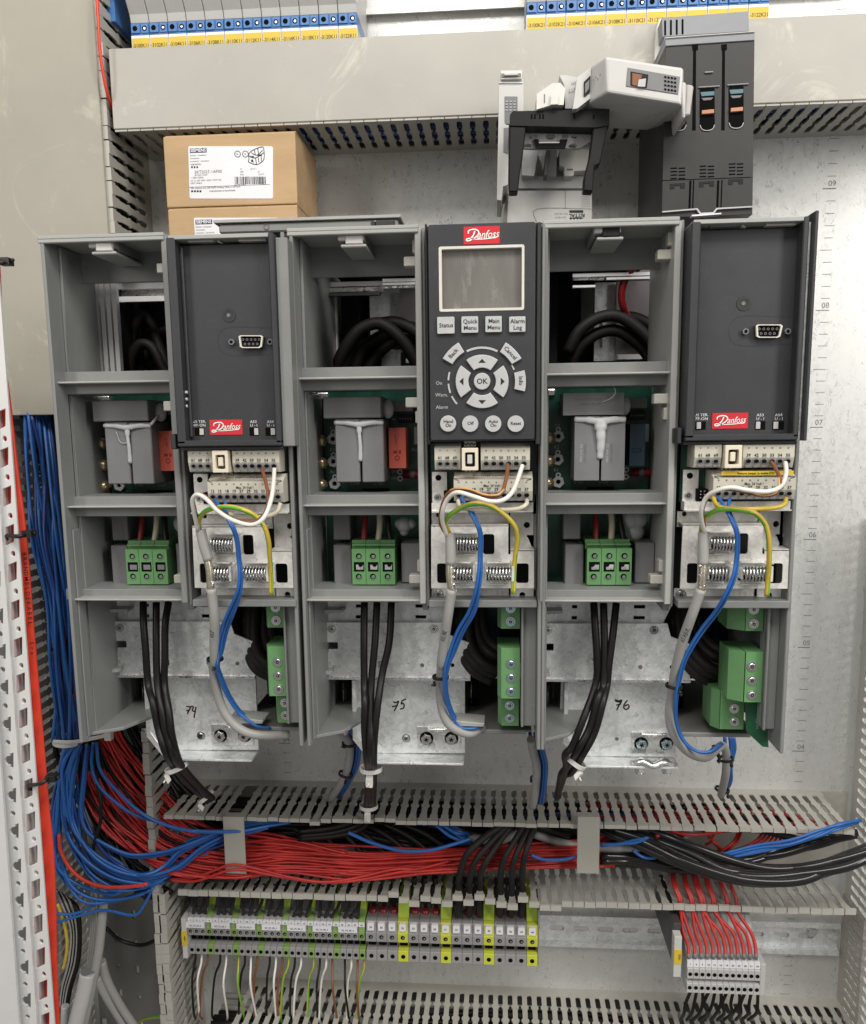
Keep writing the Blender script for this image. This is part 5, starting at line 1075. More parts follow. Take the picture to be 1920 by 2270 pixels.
for k in range(3): cw(k,('cream','cream','yellow')[k]+' jumper wire under the lower terminal row',JM[k],[232,240,242,242,242,240,232],1.35,('wire_cream','wire_cream','wire_yellow')[k],lab='%s jumper wire bridging the lower control terminals of the %s drive'%(('cream','cream','yellow')[k],DN[k]))
BL=[([(1300,415),(1350,490),(1410,590),(1442,680),(1455,800),(1462,900),(1448,1000),(1395,1120),(1350,1230),(1330,1350),(1318,1440)],[(1335,130),(1385,250),(1450,350),(1510,400),(1570,440),(1650,452)]),
    ([(1040,405),(1090,480),(1145,580),(1168,660),(1165,780),(1160,880),(1140,1000),(1100,1120),(1030,1240),(985,1360),(955,1470)],[(950,220),(975,330),(1010,400),(1050,450),(1130,455),(1185,440)]),
    ([(845,400),(900,480),(950,580),(972,660),(968,800),(950,900),(900,1020),(840,1120),(760,1220),(690,1330),(640,1440)],[(600,260),(600,400),(640,520),(720,590),(810,595),(880,545)])]
for k in range(3):
    a,b=BL[k]; da=[228,240,246,244,240,240,238,230,222,218,214]
    cw(k,'',a,da,1.05,'wire_blue',extra=L3(W[k][1],b,[206,196,190,188,186,180]),lab='blue wire from the first lower terminal of the %s drive'%DN[k])
    e=[(1390,1300,940)[k],(420,425,400)[k]]; a2=[tuple(e)]+[(x+(24,14,12,12,16,17,18,20,16,12)[i],y+4) for i,(x,y) in enumerate(a[1:])]
    if k==1: a2[0]=(1130,425)
    cw(k,'',a2,[v-2.0 for v in da],1.05,'wire_blue',extra=L3(W[k][1],[(x+9,y+3) for x,y in b],[202,190,184,182,180,176]),lab='second blue wire beside the first on the %s drive'%DN[k])
    if k==2: continue
    a3=[(x+(22,36,38,30,16)[i],y) for i,(x,y) in enumerate(a[6:])]
    cw(k,'',a3,[228,222,214,210,208],1.2,'wire_blue',extra=L3(W[k][1],[(x+14,y-6) for x,y in b],[196,184,178,176,174,172]),lab='third blue wire hidden behind the grey cable of the %s drive'%DN[k])
GC=[([(1225,618),(1248,720),(1275,805)],[(1268,800),(1282,880),(1288,985)],[(1290,975),(1310,1150),(1310,1300),(1310,1430)],[(1300,60),(1318,190),(1350,310),(1410,410),(1500,475),(1620,498),(1764,490)]),
    ([(988,640),(990,720),(990,830)],[(986,820),(985,900),(998,990)],[(997,980),(972,1150),(950,1300),(932,1440)],[(937,50),(925,180),(930,300),(965,410),(1030,465),(1110,485),(1190,445)]),
    ([(770,632),(770,730),(768,830)],[(768,820),(765,900),(757,990)],[(757,980),(700,1140),(650,1280),(612,1420)],[(590,150),(575,260),(562,380),(585,480),(645,570),(720,620),(790,630),(850,582),(888,560),(910,615),(905,740),(878,860)])]
hand=['65.RE.74','65_RE_75','65.RE-76']
for k in range(3):
    a,b,c,e=GC[k]; t=thing('control_cable','grey jacketed control cable with handwritten mark of the %s drive, bared at the clamp'%DN[k],'cable',P(*W[k][0](*c[1]),230))
    mb=MB(); mb.tube(L3(W[k][0],a,[231,232,232]),3.3,'cable_grey',14,5); build('cable_end',mb,t)
    mb=MB(); mb.tube(L3(W[k][0],b,[232,233,233]),2.5,'shield',14,5); 
    q=L3(W[k][0],b,[234,235,235]); rnd=random.Random(k)
    for i in range(10): f=lambda s:tuple(q[0][j]*(1-s)+q[2][j]*s+(rnd.uniform(-2.6,2.6) if j!=1 else rnd.uniform(-.5,.5)) for j in range(3)); s0=rnd.random()*.8; mb.tube([f(s0),f(s0+.1),f(s0+.22)],.35,'steel',5,4)
    build('braided_shield',mb,t)
    mb=MB(); dd=[233,228,220,212]; d2=[206,198,192,190,188,184,176] if k<2 else [205,196,190,186,180,172,160,140,120,110,95,60]
    mb.tube(L3(W[k][0],c,dd)+L3(W[k][1],e,d2),3.15,'cable_grey',16,7); build('cable_jacket',mb,t)
    mb=MB(); A=W[k][0]; p0=A(*c[2]); 
    cpos=[A(1298,1235),A(952,1250),A(660,1262)][k]; rot=[82,76,66][k]
    mb.text(hand[k],cpos[0],cpos[1],227,9.5,'black_ink',rot=rot,shear=.25,wid=.72,bold=.012); 
    if k==1: mb.text('ÖLFLEX  LIYY',*z5(938,290),200,4.5,'grey_ink',rot=80); 
    build('cable_mark',mb,t)
DD=0
# continuation of the control cables between the drives down to the duct
for (pts,lab,d_) in (([z5(262,452),z5(325,485),z5(372,560),z5(362,690),z5(318,790),z5(255,890)],'grey cable with blue wires dropping from the left drive to the duct',120),([z5(1480,520),z5(1495,600),z5(1515,700),z5(1505,850),z5(1490,930)],'grey cable with blue wires dropping between middle and right drive',120)):
    t=thing('control_cable',lab,'cable',P(*pts[-1],80)); dl=[150,140,128,112,95,60]
    mb=MB(); mb.tube([P(x,y,dl[i]) for i,(x,y) in enumerate(pts)],3.3,'cable_grey',12); build('cable_jacket',mb,t)
    mb=MB()
    for o in (9,16,22,-2): mb.tube([P(x+o,y+(-6 if i else -14),dl[i]-7+o*.3) for i,(x,y) in enumerate(pts)],1.4,'wire_darkblue' if o<10 else 'wire_blue',8)
    build('blue_strands',mb,t)
t=thing('wire_drop','blue wires dropping behind the right drive into the duct beside the grey cable','wire',P(*z6(900,860),60))
mb=MB()
for i,o in enumerate((0,12,24,-34)): mb.tube([P(*z6(932+o*.9,505),110),P(*z6(938+o,580),108),P(*z6(925+o*.6,680),104),P(*z6(930+(o-12)*.6,780),90),P(*z6(880+o*.3,870),60)],1.5,'wire_blue',8)
build('blue_strands',mb,t)
# ---- motor cables
MC=[([[(875,1062),(878,1200),(890,1350),(905,1560)],[(910,100),(935,300),(965,450),(1010,600),(1062,690),(1150,790),(1265,900)]],
     [[(955,1062),(955,1300),(962,1560)],[(975,150),(990,350),(1018,500),(1060,620),(1110,700),(1200,800),(1285,890)]],
     [[(1030,1062),(1010,1200),(1008,1400),(1005,1560)],[(1020,200),(1032,350),(1052,500),(1090,640),(1135,715),(1235,825),(1300,880)]]),
    ([[(463,1062),(460,1300),(462,1560)],[(464,150),(465,300),(463,450),(475,620),(488,720),(480,850),(465,960),(400,1020),(250,1065),(60,1085)]],
     [[(540,1062),(528,1300),(505,1560)],[(505,200),(502,400),(500,600),(505,720),(498,850),(490,960),(430,1040),(280,1090),(60,1115)]],
     [[(628,1062),(615,1300),(572,1500)],[(562,100),(545,300),(525,500),(520,650),(520,800),(510,950),(455,1060),(300,1110),(60,1130)]]),
    ([[(100,1068),(108,1200),(120,1400),(112,1560)],[(95,100),(75,230),(35,400),(-30,560),(-75,620),(-70,700),(-120,860)]],
     [[(160,1068),(165,1300),(160,1560)],[(148,120),(125,270),(75,450),(0,590),(-60,690),(-100,740),(-115,870)]],
     [[(238,1068),(218,1250),(192,1450),(182,1560)],[(188,100),(155,300),(105,480),(30,620),(-30,720),(-95,755),(-125,880)]])]
for k in range(3):
    for i in range(3):
        a,b=MC[k][i]; da=[206,214,216,214]; n=len(b)
        db=[(224 if y<610 else max(60,224-(y-610)*.44)) for x,y in b]
        ya=max(W[k][0](*p)[1] for p in a)+25; qq=[(p,v) for p,v in zip(b,db) if W[k][1](*p)[1]>ya]
        wire('motor_cable',L3(W[k][0],a,da)+[P(*W[k][1](*p),v) for p,v in qq],2.55,'cable_black' if k else 'cable_black','%s black power cable leaving the terminal of the %s drive'%(('first','second','third')[i],DN[k]),'power cable','black power cables under the drives',n=12)
# cables inside the upper windows
def inner(k,z,pl,r,lab,m='cable_matte',col='black'):
    for i,(pts,dd) in enumerate(pl): wire('loop_cable',L3(z,pts,dd),r,m,lab,'cable','looped cables in the %s drive window'%DN[k],n=14)
inner(0,zA,[([(775,900),(800,760),(830,610),(875,540),(920,590),(970,740),(1020,900)],120),([(785,900),(800,800),(860,725),(930,750),(990,870),(1010,900)],130),([(840,900),(890,780),(960,660),(1030,640),(1100,700)],112),([(870,620),(880,700),(900,820),(880,900)],105),([(880,900),(920,830),(1000,760),(1060,800)],100)],4.0,'brown black cable arching in the upper window of the left drive')
inner(1,zB,[([(290,960),(330,860),(420,730),(540,680),(640,730),(720,820),(800,960)],135),([(400,960),(450,840),(560,760),(680,700),(800,720),(880,760)],118),([(480,960),(560,850),(660,780),(760,800),(860,900)],112),([(560,680),(660,675),(760,720),(860,800)],125)],4.6,'dark cable arching in the upper window of the middle drive')
inner(2,zC,[([(-60,860),(10,730),(120,650),(240,635),(340,690),(440,790),(500,930)],135),([(-40,930),(20,820),(130,740),(240,725),(340,780),(420,860),(450,930)],128),([(240,640),(360,650),(470,710),(560,790),(600,850)],120),([(330,700),(440,760),(540,870),(560,930)],112)],4.4,'dark cable arching in the upper window of the right drive')
wire('wire',L3(zC,[(345,335),(290,420),(270,500),(280,580),(310,640)],[150,145,142,138,130]),2.7,'wire_darkred','dark red cable curving inside the upper window of the right drive')
# ---- left vertical bundle and big bend
def G(pts,d): return [P(x,y,d[i] if isinstance(d,(list,tuple)) else d) for i,(x,y) in enumerate(pts)]
bundle('blue_wire',13,G([(46,905),(52,1050),(72,1180),(95,1330),(112,1480),(124,1640)],[80,88,95,98,98,100]),G([(98,905),(128,1050),(140,1190),(160,1360),(170,1500),(176,1640)],[70,78,88,92,96,98]),1.55,'wire_blue','blue wire running down the left duct into the white tie','wire','blue wires in the left duct',3,11,djit=8,mats=['wire_blue']*3+['wire_darkblue'])
bundle('black_wire',14,G([(60,900),(75,1100),(95,1300),(115,1500),(140,1650),(170,1760)],[30]*4+[50,50]),G([(140,900),(150,1100),(165,1300),(200,1500),(230,1600),(300,1700)],[30]*4+[50,50]),2.6,'cable_black','black wire at the back of the left duct','wire','black wires in the left duct',5,12,djit=10)
bundle('red_wire',6,G([(120,1300),(125,1400),(135,1500),(150,1640)],60),G([(165,1300),(175,1400),(188,1500),(185,1640)],60),1.3,'wire_darkred','dark red wire low in the left duct','wire','red wires in the left duct',4,13)
CUR=[[(455,560),(395,660),(365,800),(335,950),(330,1150),(345,1300),(400,1395),(520,1470),(640,1522),(800,1480),(920,1400)],
[(440,570),(380,690),(392,900),(402,1050),(450,1170),(560,1290),(700,1370),(850,1400),(960,1392),(1100,1310),(1240,1230),(1380,1160)],
[(490,550),(430,700),(440,900),(452,1030),(540,1200),(680,1310),(850,1355),(980,1340),(1100,1290),(1220,1190),(1350,1120),(1500,1050),(1764,1010)],
[(530,550),(510,750),(495,950),(530,1080),(640,1160),(800,1225),(980,1212),(1130,1170),(1350,1080),(1500,1030),(1764,1015)],
[(570,540),(560,680),(600,800),(700,900),(820,980),(980,1030),(1100,1072),(1350,1085),(1500,1078),(1640,1050),(1764,1030)],
[(590,540),(610,700),(700,820),(850,960),(1000,1040),(1180,1082),(1350,1092),(1500,1095),(1640,1060)],
[(470,560),(420,700),(415,880),(450,1060),(560,1240),(700,1340),(860,1385),(1000,1370),(1150,1290),(1380,1190)],
[(420,570),(370,720),(350,950),(340,1150),(350,1290),(430,1380),(560,1440),(700,1470),(780,1420),(900,1370),(1080,1200),(1180,1130),(1380,1080)],
[(480,560),(440,780),(430,980),(480,1120),(620,1250),(780,1330),(900,1345),(1010,1290),(1100,1200),(1250,1130),(1400,1070),(1600,1030)],
[(400,570),(350,760),(325,900),(322,1050)],[(450,600),(380,800),(330,980),(328,1200)]]
for i,c in enumerate(CUR):
    rnd=random.Random(i); n=len(c); dl=[100+14*math.sin(math.pi*j/(n-1))-(34*j/(n-1))+rnd.uniform(-3,3) for j in range(n)]
    wire('blue_wire',L3(z4,c,dl),1.5,'wire_blue','bright blue wire sweeping through the big bend below the left drive','wire','blue wires sweeping round the lower left bend')
    if i in (1,2,3,6,8): wire('blue_wire',L3(z4,[(x+9,y+15) for x,y in c],[v-5 for v in dl]),1.5,'wire_blue','bright blue wire sweeping through the big bend below the left drive','wire','blue wires sweeping round the lower left bend')
for pts in ([(345,512),(450,512),(560,470),(700,380),(800,350),(880,345)],[(350,565),(500,520),(640,490),(820,520),(890,440),(935,350)]): wire('blue_wire',L3(z7,pts,92),1.35,'wire_blue','blue wire running out to the left under the big bend','wire','low blue wires at the left')
RA=G([(160,1540),(168,1650),(182,1740),(228,1830),(310,1905),(400,1935),(520,1948),(640,1936),(800,1946),(1000,1930),(1150,1925),(1360,1922)],[60,66,74,80,84,84,82,80,78,74,72,60])
RB=G([(215,1540),(226,1640),(268,1720),(330,1790),(400,1835),(470,1858),(560,1868),(660,1872),(820,1884),(1000,1878),(1150,1874),(1360,1862)],[50,56,60,62,62,62,62,60,60,60,56,50])
bundle('red_wire',36,RA,RB,1.2,'wire_red','red wire of the long flat bundle crossing the open duct','wire','red wires of the long horizontal bundle',1.0,21,djit=6)
bundle('red_wire',9,G([(205,1540),(230,1640),(290,1740),(360,1810),(430,1850),(500,1868),(620,1872),(760,1890)],64),G([(250,1560),(275,1640),(345,1740),(420,1800),(500,1835),(600,1848),(700,1870),(800,1888)],54),1.3,'wire_red','red wire curving along the top of the bend','wire','red wires along the top of the bend',3,22)
bundle('black_wire',16,G([(225,1550),(245,1640),(300,1730),(380,1800),(470,1850),(600,1840),(760,1850),(900,1870)],44),G([(300,1530),(330,1620),(400,1720),(470,1790),(560,1825),(680,1830),(820,1840),(980,1850)],30),2.4,'cable_black','black wire behind the red bend','wire','black wires behind the red bend',5,23)
bundle('black_wire',6,G([(180,1640),(200,1760),(215,1850),(240,1930),(290,2000)],70),G([(200,1640),(240,1760),(280,1850),(330,1930),(380,1975)],66),2.6,'cable_black','black wire dropping under the big bend','wire','black wires under the big bend',4,24)
wire('grey_wire',L3(z4,[(590,780),(615,900),(612,1030),(575,1160),(570,1240)],[100,104,104,100,90]),1.6,'cable_black','short dark grey wire crossing the red wires in the bend')
for pts,lab in (([(360,1100),(372,1200),(430,1310),(520,1385),(640,1422),(800,1420),(900,1405)],'single bright red wire hanging below the left bend'),):
    wire('red_wire',L3(z4,pts,104),1.6,'fire_red',lab)
for o,lab in ((0,'lone red wire looping over the left retaining strap'),(24,'second lone red wire just under the looping one')):
    wire('red_wire',L3(z4,[(1040,1375+o*.3),(1200,1362+o),(1390,1292+o*1.3),(1500,1296+o),(1640,1330+o*.7),(1764,1362+o*.3)],[84,86,88,88,86,86])+L3(z5,[(200,1393),(400,1385-o*.6),(640,1340-o),(800,1312),(1000,1262)],[86,84,80,76,70]),1.3,'wire_red',lab)
wire('blue_wire',L3(z5,[(365,1090),(500,1150),(680,1200),(850,1200),(980,1170),(1110,1130)],80),1.6,'wire_blue','single blue wire sagging over the red bundle in the middle')
bundle('blue_wire',5,L3(z5,[(820,1020),(900,1060),(1000,1110),(1100,1150)],60),L3(z5,[(900,1020),(960,1050),(1040,1080),(1130,1120)],60),1.5,'wire_blue','short blue wire in the duct behind the black cables','wire','short blue wires in the middle of the duct',3,31)
wire('grey_cable',L3(z5,[(930,1022),(1010,1075),(1120,1120),(1280,1140),(1380,1095),(1440,1030)],52),4.0,'cable_grey','light grey cable sagging in the duct behind six black cables','cable')
wire('grey_cable',L3(z5,[(1500,1100),(1640,1145),(1764,1172)],52)+L3(z6,[(140,1185),(350,1182),(500,1160),(640,1110),(760,1050)],[56,56,54,52,50]),4.0,'cable_grey','light grey cable passing behind the right retaining strap','cable')
wire('blue_wire',L3(z5,[(1475,1225),(1560,1255),(1680,1255),(1764,1235)],80),1.4,'wire_blue','thin blue wire left of the right retaining strap')
wire('blue_wire',L3(z6,[(340,1200),(400,1240),(470,1245),(530,1215)],70),1.4,'wire_blue','short sagging blue wire right of the right retaining strap')
bundle('black_cable',22,G([(560,1830),(760,1850),(860,1880),(980,1890),(1150,1880),(1300,1900),(1500,1900)],26),G([(560,1870),(720,1835),(860,1850),(980,1840),(1150,1850),(1300,1860),(1500,1850)],10),2.7,'cable_black','black cable lying at the back of the open duct','cable','black cables at the back of the open duct',9,32,djit=8)
for a in range(7): wire('black_cable',[P(640+a*42,1826,40),P(670+a*46,1850,46),P(700+a*50,1890,50),P(712+a*52,1925,50)],2.6,'cable_black','black cable crossing behind the red bundle','cable','black cables crossing behind the red bundle')
for i,c in enumerate(([(1330,1030),(1190,1125),(1090,1225),(1050,1330),(1042,1400),(1040,1520),(1030,1600)],[(1345,1040),(1235,1150),(1145,1260),(1112,1350),(1106,1420),(1108,1520),(1100,1600)],[(1360,1050),(1265,1180),(1195,1290),(1172,1350),(1170,1420),(1165,1520),(1165,1600)],[(1450,1030),(1375,1150),(1315,1260),(1297,1340),(1296,1420),(1296,1520),(1290,1600)],[(1485,1035),(1425,1150),(1375,1270),(1364,1350),(1364,1420),(1362,1520),(1360,1600)],[(1515,1030),(1475,1130),(1442,1240),(1428,1340),(1428,1420),(1430,1520),(1420,1600)])):
    wire('black_cable',L3(z5,c,[70,84,90,80,64,62,56]),2.9 if i else 3.2,'cable_matte','matte black cable number %d from the left passing over the red bundle into a slot'%(i+1),'cable','six black cables crossing the red bundle')
bundle('thick_cable',6,L3(z6,[(330,1030),(560,1085),(760,1175),(960,1248),(1200,1292),(1450,1268),(1700,1205),(1900,1130)],[50,66,80,88,96,100,100,95]),L3(z6,[(60,1060),(330,1180),(600,1285),(840,1372),(1080,1412),(1330,1405),(1580,1350),(1800,1265)],[50,70,84,96,104,108,108,104]),3.9,'cable_glossy','thick glossy black cable sweeping out to the right edge','cable','thick black cables at the lower right',1.5,33,nn=14,djit=4)
bundle('thick_cable',3,L3(z6,[(700,1180),(1000,1230),(1250,1200),(1480,1130),(1700,1070)],60),L3(z6,[(700,1230),(1000,1270),(1250,1245),(1480,1180),(1700,1110)],64),3.2,'cable_glossy','thinner glossy black cable above the thick ones at the right','cable','upper glossy black cables at the right',1.5,34,nn=12)
bundle('thick_cable',3,L3(z6,[(140,1205),(330,1240),(520,1265),(700,1300)],60),L3(z6,[(140,1250),(330,1270),(520,1290),(700,1320)],60),3.2,'cable_glossy','black cable lying low beside the right retaining strap','cable','low black cables beside the right strap',1.5,35,nn=12)
bundle('blue_wire',4,L3(z6,[(880,1215),(1100,1172),(1300,1130),(1480,1075),(1600,1030),(1720,1005)],[84,88,90,90,88,80]),L3(z6,[(900,1250),(1100,1218),(1300,1180),(1480,1118),(1600,1068),(1720,1035)],[84,88,90,90,88,80]),1.25,'wire_blue','shiny blue wire rising to the right edge above black cables','wire','shiny blue wires at the lower right',1,36,djit=2)
bundle('blue_wire',2,L3(z6,[(138,1160),(250,1155),(330,1145),(420,1120)],72),L3(z6,[(138,1172),(250,1165),(350,1155),(440,1130)],72),1.5,'wire_blue','blue wire right behind the right retaining strap','wire','blue wires behind the right strap',1,37,djit=2)
bundle('red_wire',10,L3(z6,[(-60,1180),(140,1100),(250,1050),(330,1010)],50),L3(z6,[(-60,1240),(140,1150),(300,1110),(420,1050)],44),1.3,'wire_red','red wire climbing away behind the right retaining strap','wire','red wires behind the right strap',2,38)
RP=[[(780,1040),(830,1095),(825,1140),(785,1165)],[(820,1050),(800,1110),(840,1160),(870,1190)],[(740,1060),(800,1110),(870,1180),(900,1200)],[(990,1070),(960,1140),(900,1190),(850,1205)],[(1010,1060),(980,1140),(940,1180),(900,1215)]]+[[(1130+i*24,1050),(1120+i*24,1110+i*4),(1060+i*26,1160+i*5),(960+i*18,1200+i*2)] for i in range(8)]
for c in RP: wire('red_wire',L3(z6,c,[40,52,56,50]),1.3,'wire_red','loose red wire dangling in the right part of the open duct','wire','loose red wires dangling in the duct at the right')
# red wires into the right terminal group
for i in range(12):
    s=[575,575,645,645,705,715,715,780,780,858,865,912][i]+(i%2)*12; e=672+i*37.4; 
    wire('red_wire',[P(*z6(s+40,1312),30),P(*z6(s+6,1345),50),P(*z6(s+14,1410),66),P(*z6(s+44,1490),74),P(*z9(s+58,505),78),P(*z9(e-26,620),84),P(*z9(e+2,700),88),P(*z9(e+8,762),92)],1.5,'wire_red','red wire dropping into the small terminal group at the right','wire','red wires into the right terminal group')
    wire('ferrule',[P(*z9(e+8,757),92),P(*z9(e+10,775),93),P(*z9(e+12,800),88)],[1.8,1.2],'cap_grey','grey ferrule at the end of a red wire in the right terminal group','ferrule','ferrules of the right terminal group')
    wire('black_wire',[P(*z9(e+20,985),70),P(*z9(e-10+(i%3)*14,1060),72),P(*z9(e-20+(i%4)*10,1120),70),P(*z9(e-40,1160),50)],1.5,'cable_black','black wire leaving the small right terminal group downwards','wire','black wires under the right terminal group')
# wires into the long row
for i in range(28):
    xc=XA+i*pN
    if (i+1)%4==0: continue
    x1_=xc+6+3*math.sin(i*2.1)
    wire('black_wire',[(x1_+4,60,286),(x1_+2,66,270),(xc+1.5,56,252),(xc,50,244)],1.5,'cable_black','thin black wire entering the top of a narrow terminal','wire','thin black wires above the narrow terminals')
for i in range(16):
    xc=XC_+i*pW
    if (i+29)%4==0: continue
    z0=U(422,2030,50)[1]
    mb=MB(); mb.tube([(xc+1,52,292),(xc+.6,47,275),(xc,43,262),(xc,41,z0+9)],2.0,'cable_black',10); o=build('black_wire',mb,None,0,'black cable entering the top of a wide terminal','wire','black cables above the wide terminals')
    mb=MB(); mb.cyl((xc,44,z0-1),(0,.05,1),3.4,12,'crimson',14,3.5); build('end_sleeve',mb,None,0,'dark red sleeve on the cable end above a wide terminal','sleeve','dark red sleeves above the wide terminals')
cols=[('cable_black','black'),('wire_white','white'),('wire_brown','brown')]
for g in range(7):
    for j in range(4):
        i=g*4+j
        if i>27 or (j==2 and g in (1,4)) or (j==3 and g in (0,2,5)): continue
        m_,nm=[('cable_black','black'),('wire_white','white'),('wire_brown','brown'),('wire_yellow','green and yellow')][j]; xc=XA+i*pN
        o=(-4-3*math.sin(g*1.7+j)); zt=U(422,2118,58)[1]
        q_=math.sin(i*2.7+g)*3; wire('wire',[(xc,52,zt+3),(xc+.5,56,zt-8),(xc+o*.5+q_,60+q_*2,zt-24),(xc+o+q_*1.5,56,148),(xc+o*1.2+q_,50,136)],1.1,m_,'%s wire leaving a narrow terminal downwards'%nm,'wire','%s wires under the narrow terminals'%nm,m2='wire_green' if j==3 else None)
# lower left cables
for i in range(7): wire('grey_cable',L3(z7,[(330+i*14,360+i*10),(395+i*13,480),(440+i*8,620),(425+i*9,800),(385+i*8,960),(372+i*6,1080+i)],[60,70,74,74,76,80]),1.9,['cable_grey','cable_black','cable_grey','cable_black','cable_grey','cable_black','wire_yellow'][i] if i<6 else 'cable_black','thin cable of the grey and black group at the bottom left','cable','grey and black cables at the bottom left')
wire('yellow_wire',L3(z7,[(352,450),(390,560),(410,680),(402,780),(385,850)],84),1.5,'wire_yellow','yellow wire beside the red cable at the bottom left')
for i in range(4): wire('grey_wire',L3(z7,[(560+i*8,330),(566+i*9,480),(555+i*12,640),(540+i*12,800),(535+i*8,880)],76+i*3),1.4,'cable_grey','light grey strand entering the white sleeve','wire','strands entering the white sleeve')
wire('grey_cable',L3(z7,[(640,300),(635,420),(622,560),(600,760),(560,960),(510,1190),(480,1300)],[80,84,86,88,90,92,92]),4.2,'cable_grey','thick grey cable with printing running to the bottom left','cable',n=14)
mb=MB(); mb.tube(L3(z7,[(536,872),(515,980),(480,1120),(440,1280)],[96,98,100,102]),7,'white_plastic',18); mb.tube(L3(z7,[(538,868),(534,880)],[96,96]),6.3,'cap_grey',18); build('cable_sleeve',mb,None,0,'large white plastic sleeve over cables at the bottom left','sleeve')
mb=MB(); mb.tube(L3(z7,[(398,1074),(396,1130),(392,1280)],90),3.6,'white_plastic',16); build('cable_sleeve',mb,None,0,'small white sleeve beside the red cable at the bottom','sleeve')
for i,c in enumerate(([(590,900),(640,1000),(700,1100),(760,1200),(800,1300)],[(620,800),(660,930),(740,1080),(820,1200),(860,1300)])): wire('grey_cable',L3(z7,c,[70,64,58,54,50]),4.0,'cable_grey',('dark grey cable bending right at the bottom left, lower one','dark grey cable bending right at the bottom left, upper one')[i],'cable',n=14)
wire('black_cable',L3(z7,[(650,600),(720,665),(800,695),(880,702),(970,665)],[60,50,46,46,50]),1.9,'cable_black','black cable hoop in front of the slotted back sheet','cable')
wire('yellow_wire',L3(z7,[(820,1200),(880,1160),(950,1145),(1010,1145)],40),1.3,'wire_yellow','yellow green wire at the very bottom left of the duct','wire',m2='wire_green')
wire('red_wire',G([(214,-20),(218,50),(221,105),(229,165),(240,215),(252,250)],[92,94,94,92,86,70]),1.3,'fire_red','red wire slipping behind the left end of the upper duct cover')
for s_ in range(5):
    bundle('black_cable',3,[(-575+s_*100,12,350),(-530+s_*100,20,352),(-480+s_*105,14,349),(-430+s_*105,24,340)],[(-575+s_*100,66,350),(-530+s_*100,60,353),(-480+s_*105,66,351),(-430+s_*105,50,338)],3.4,'cable_black','black cable lying directly under the slotted top of the open duct','cable','black cables under the slotted top',3,60+s_,djit=8)
for s_ in range(3):
    bundle('red_wire',5,[(-200+s_*30,18,352),(-150+s_*30,24,354),(-110+s_*40,20,350),(-70+s_*36,30,345)],[(-200+s_*30,64,350),(-150+s_*30,60,353),(-110+s_*40,62,348),(-60+s_*36,50,346)],1.5,'wire_red','red wire lying directly under the slotted top of the open duct','wire','red wires under the slotted top',4,70+s_,djit=8)
bundle('blue_wire',4,[(-420,30,350),(-300,40,348),(-180,36,352),(-60,44,350)],[(-420,60,352),(-300,66,350),(-180,56,351),(-80,60,349)],1.5,'wire_darkblue','dark blue wire under the slotted top of the open duct','wire','dark blue wires under the slotted top',3,80,djit=6)
bundle('blue_wire',9,G([(140,1640),(128,1700),(122,1780),(128,1880),(150,1960),(200,2000),(290,1995),(340,1960)],[92,96,98,98,96,92,84,70]),G([(178,1640),(175,1700),(185,1780),(215,1860),(270,1915),(340,1930),(430,1895),(520,1850)],[84,90,94,94,90,86,80,66]),1.35,'wire_blue','blue wire of the loose fan below the white tie','wire','blue fan below the white tie',4,91,djit=6,mats=['wire_blue','wire_blue','wire_darkblue'])
bundle('black_wire',10,G([(165,1640),(170,1740),(205,1840),(280,1920),(380,1950),(520,1950)],78),G([(220,1620),(250,1720),(320,1800),(400,1850),(500,1880),(640,1890)],66),1.5,'cable_black','thin black wire mixed into the red bend','wire','thin black wires in the red bend',4,92,djit=10)
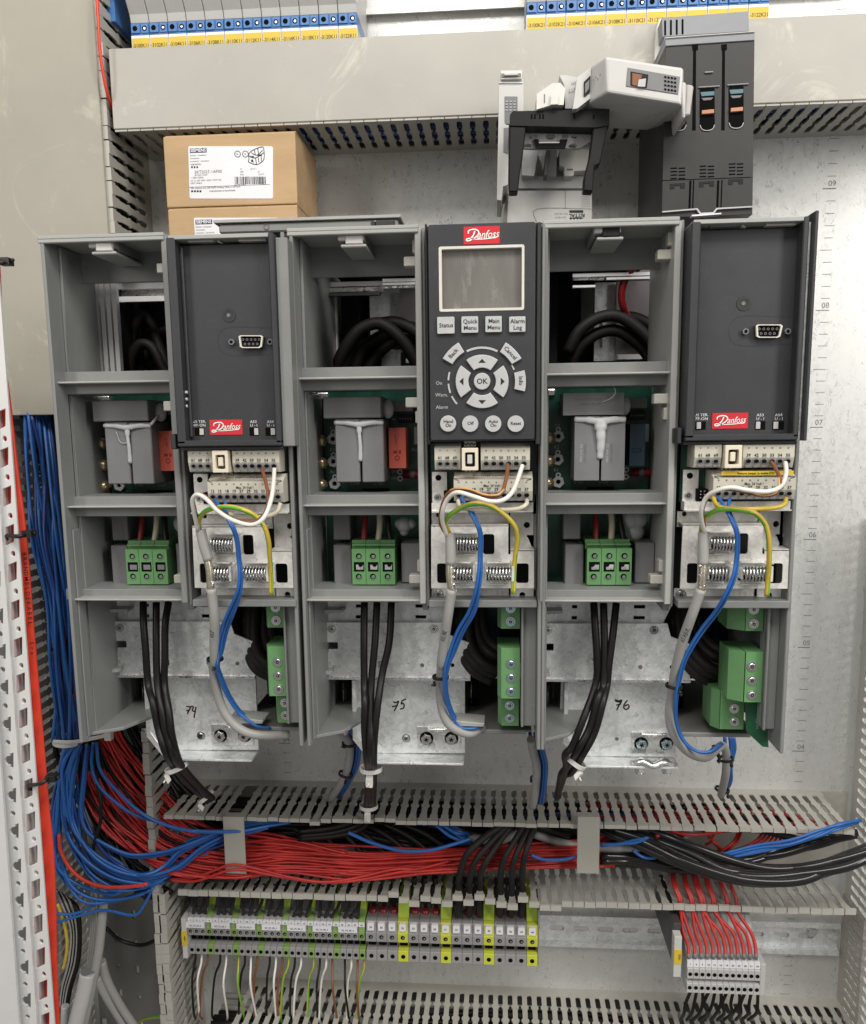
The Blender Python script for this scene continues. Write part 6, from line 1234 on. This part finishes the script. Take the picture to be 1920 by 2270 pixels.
# ---- ties
tie(*z4(1078,692),190,8.0,(.35,0,-.94),'white','white cable tie on the power cables of the left drive, upper one','white ties on the power cables',head=(-.7,-.8),width=3.4)
tie(*z4(1258,872),105,7.2,(.62,0,-.78),'white','white cable tie holding the left power cables at the duct','white ties on the power cables',head=(-.5,-1),width=3.4)
tie(*z5(503,700),186,7.6,(0,0,1),'white','white cable tie on the power cables under the sheet marked 75','white ties on the power cables',head=(-.1,-1),width=3.4)
tie(*z5(490,930),82,7.2,(0,0,1),'white','white cable tie at the duct under the middle drive','white ties on the power cables',head=(-.1,-1),width=3.4)
tie(*z6(-20,645),208,9,(-.6,0,-.8),'white','white cable tie on the power cables under the sheet marked 76','white ties on the power cables',head=(.3,-1),width=3.4)
mb=MB(); z_=P(150,1642,100); mb.ring((U(150,1642,98)[0],98,U(150,1642,98)[1]-2),11.5,12.6,4.2,'tie_white',32,(.06,0,1)); mb.tube([P(118,1644,111),P(160,1645,111),P(200,1638,110),P(238,1630,108)],1.9,'tie_white',8,4,flat=.35); x,z_=U(240,1631,108); mb.box(x-3,x+3,104,110,z_-4,z_+3.5,'tie_white'); build('cable_tie',mb,None,.3,'white cable tie around the blue bundle below the left drive wall','cable tie')
for (p,d,r,ax,lab,hd) in ((z4(1314,30),237,4.8,(0,0,1),'black cable tie on the grey cable of the left drive',(.1,-.6)),(z5(928,140),230,4.8,(0,0,1),'black cable tie on the grey cable of the middle drive',(-.6,-.6)),(z6(590,195),231,4.8,(.1,0,1),'black cable tie on the grey cable of the right drive',(.5,-.5)),(z5(372,548),128,5.4,(.1,0,1),'black cable tie between left and middle drive, upper one',(-.3,0)),(z5(348,735),110,5.4,(.3,0,1),'black cable tie between left and middle drive, lower one',(.1,-.4)),(z5(1520,760),100,5.4,(0,0,1),'black cable tie under the gap between middle and right drive',(-.4,0)),(z6(852,598),168,4.8,(1,0,.5),'black cable tie on the cable loop under the right drive, left one',(.1,-.8)),(z6(908,640),142,5.2,(-.1,0,1),'black cable tie on the cable loop under the right drive, right one',(.3,-.3)),(z6(885,828),90,5.4,(.2,0,1),'black cable tie at the duct under the right drive',(.4,-.4))):
    tie(*p,d,r,ax,'black',lab,'black ties on the control cables',head=hd,width=2.4)
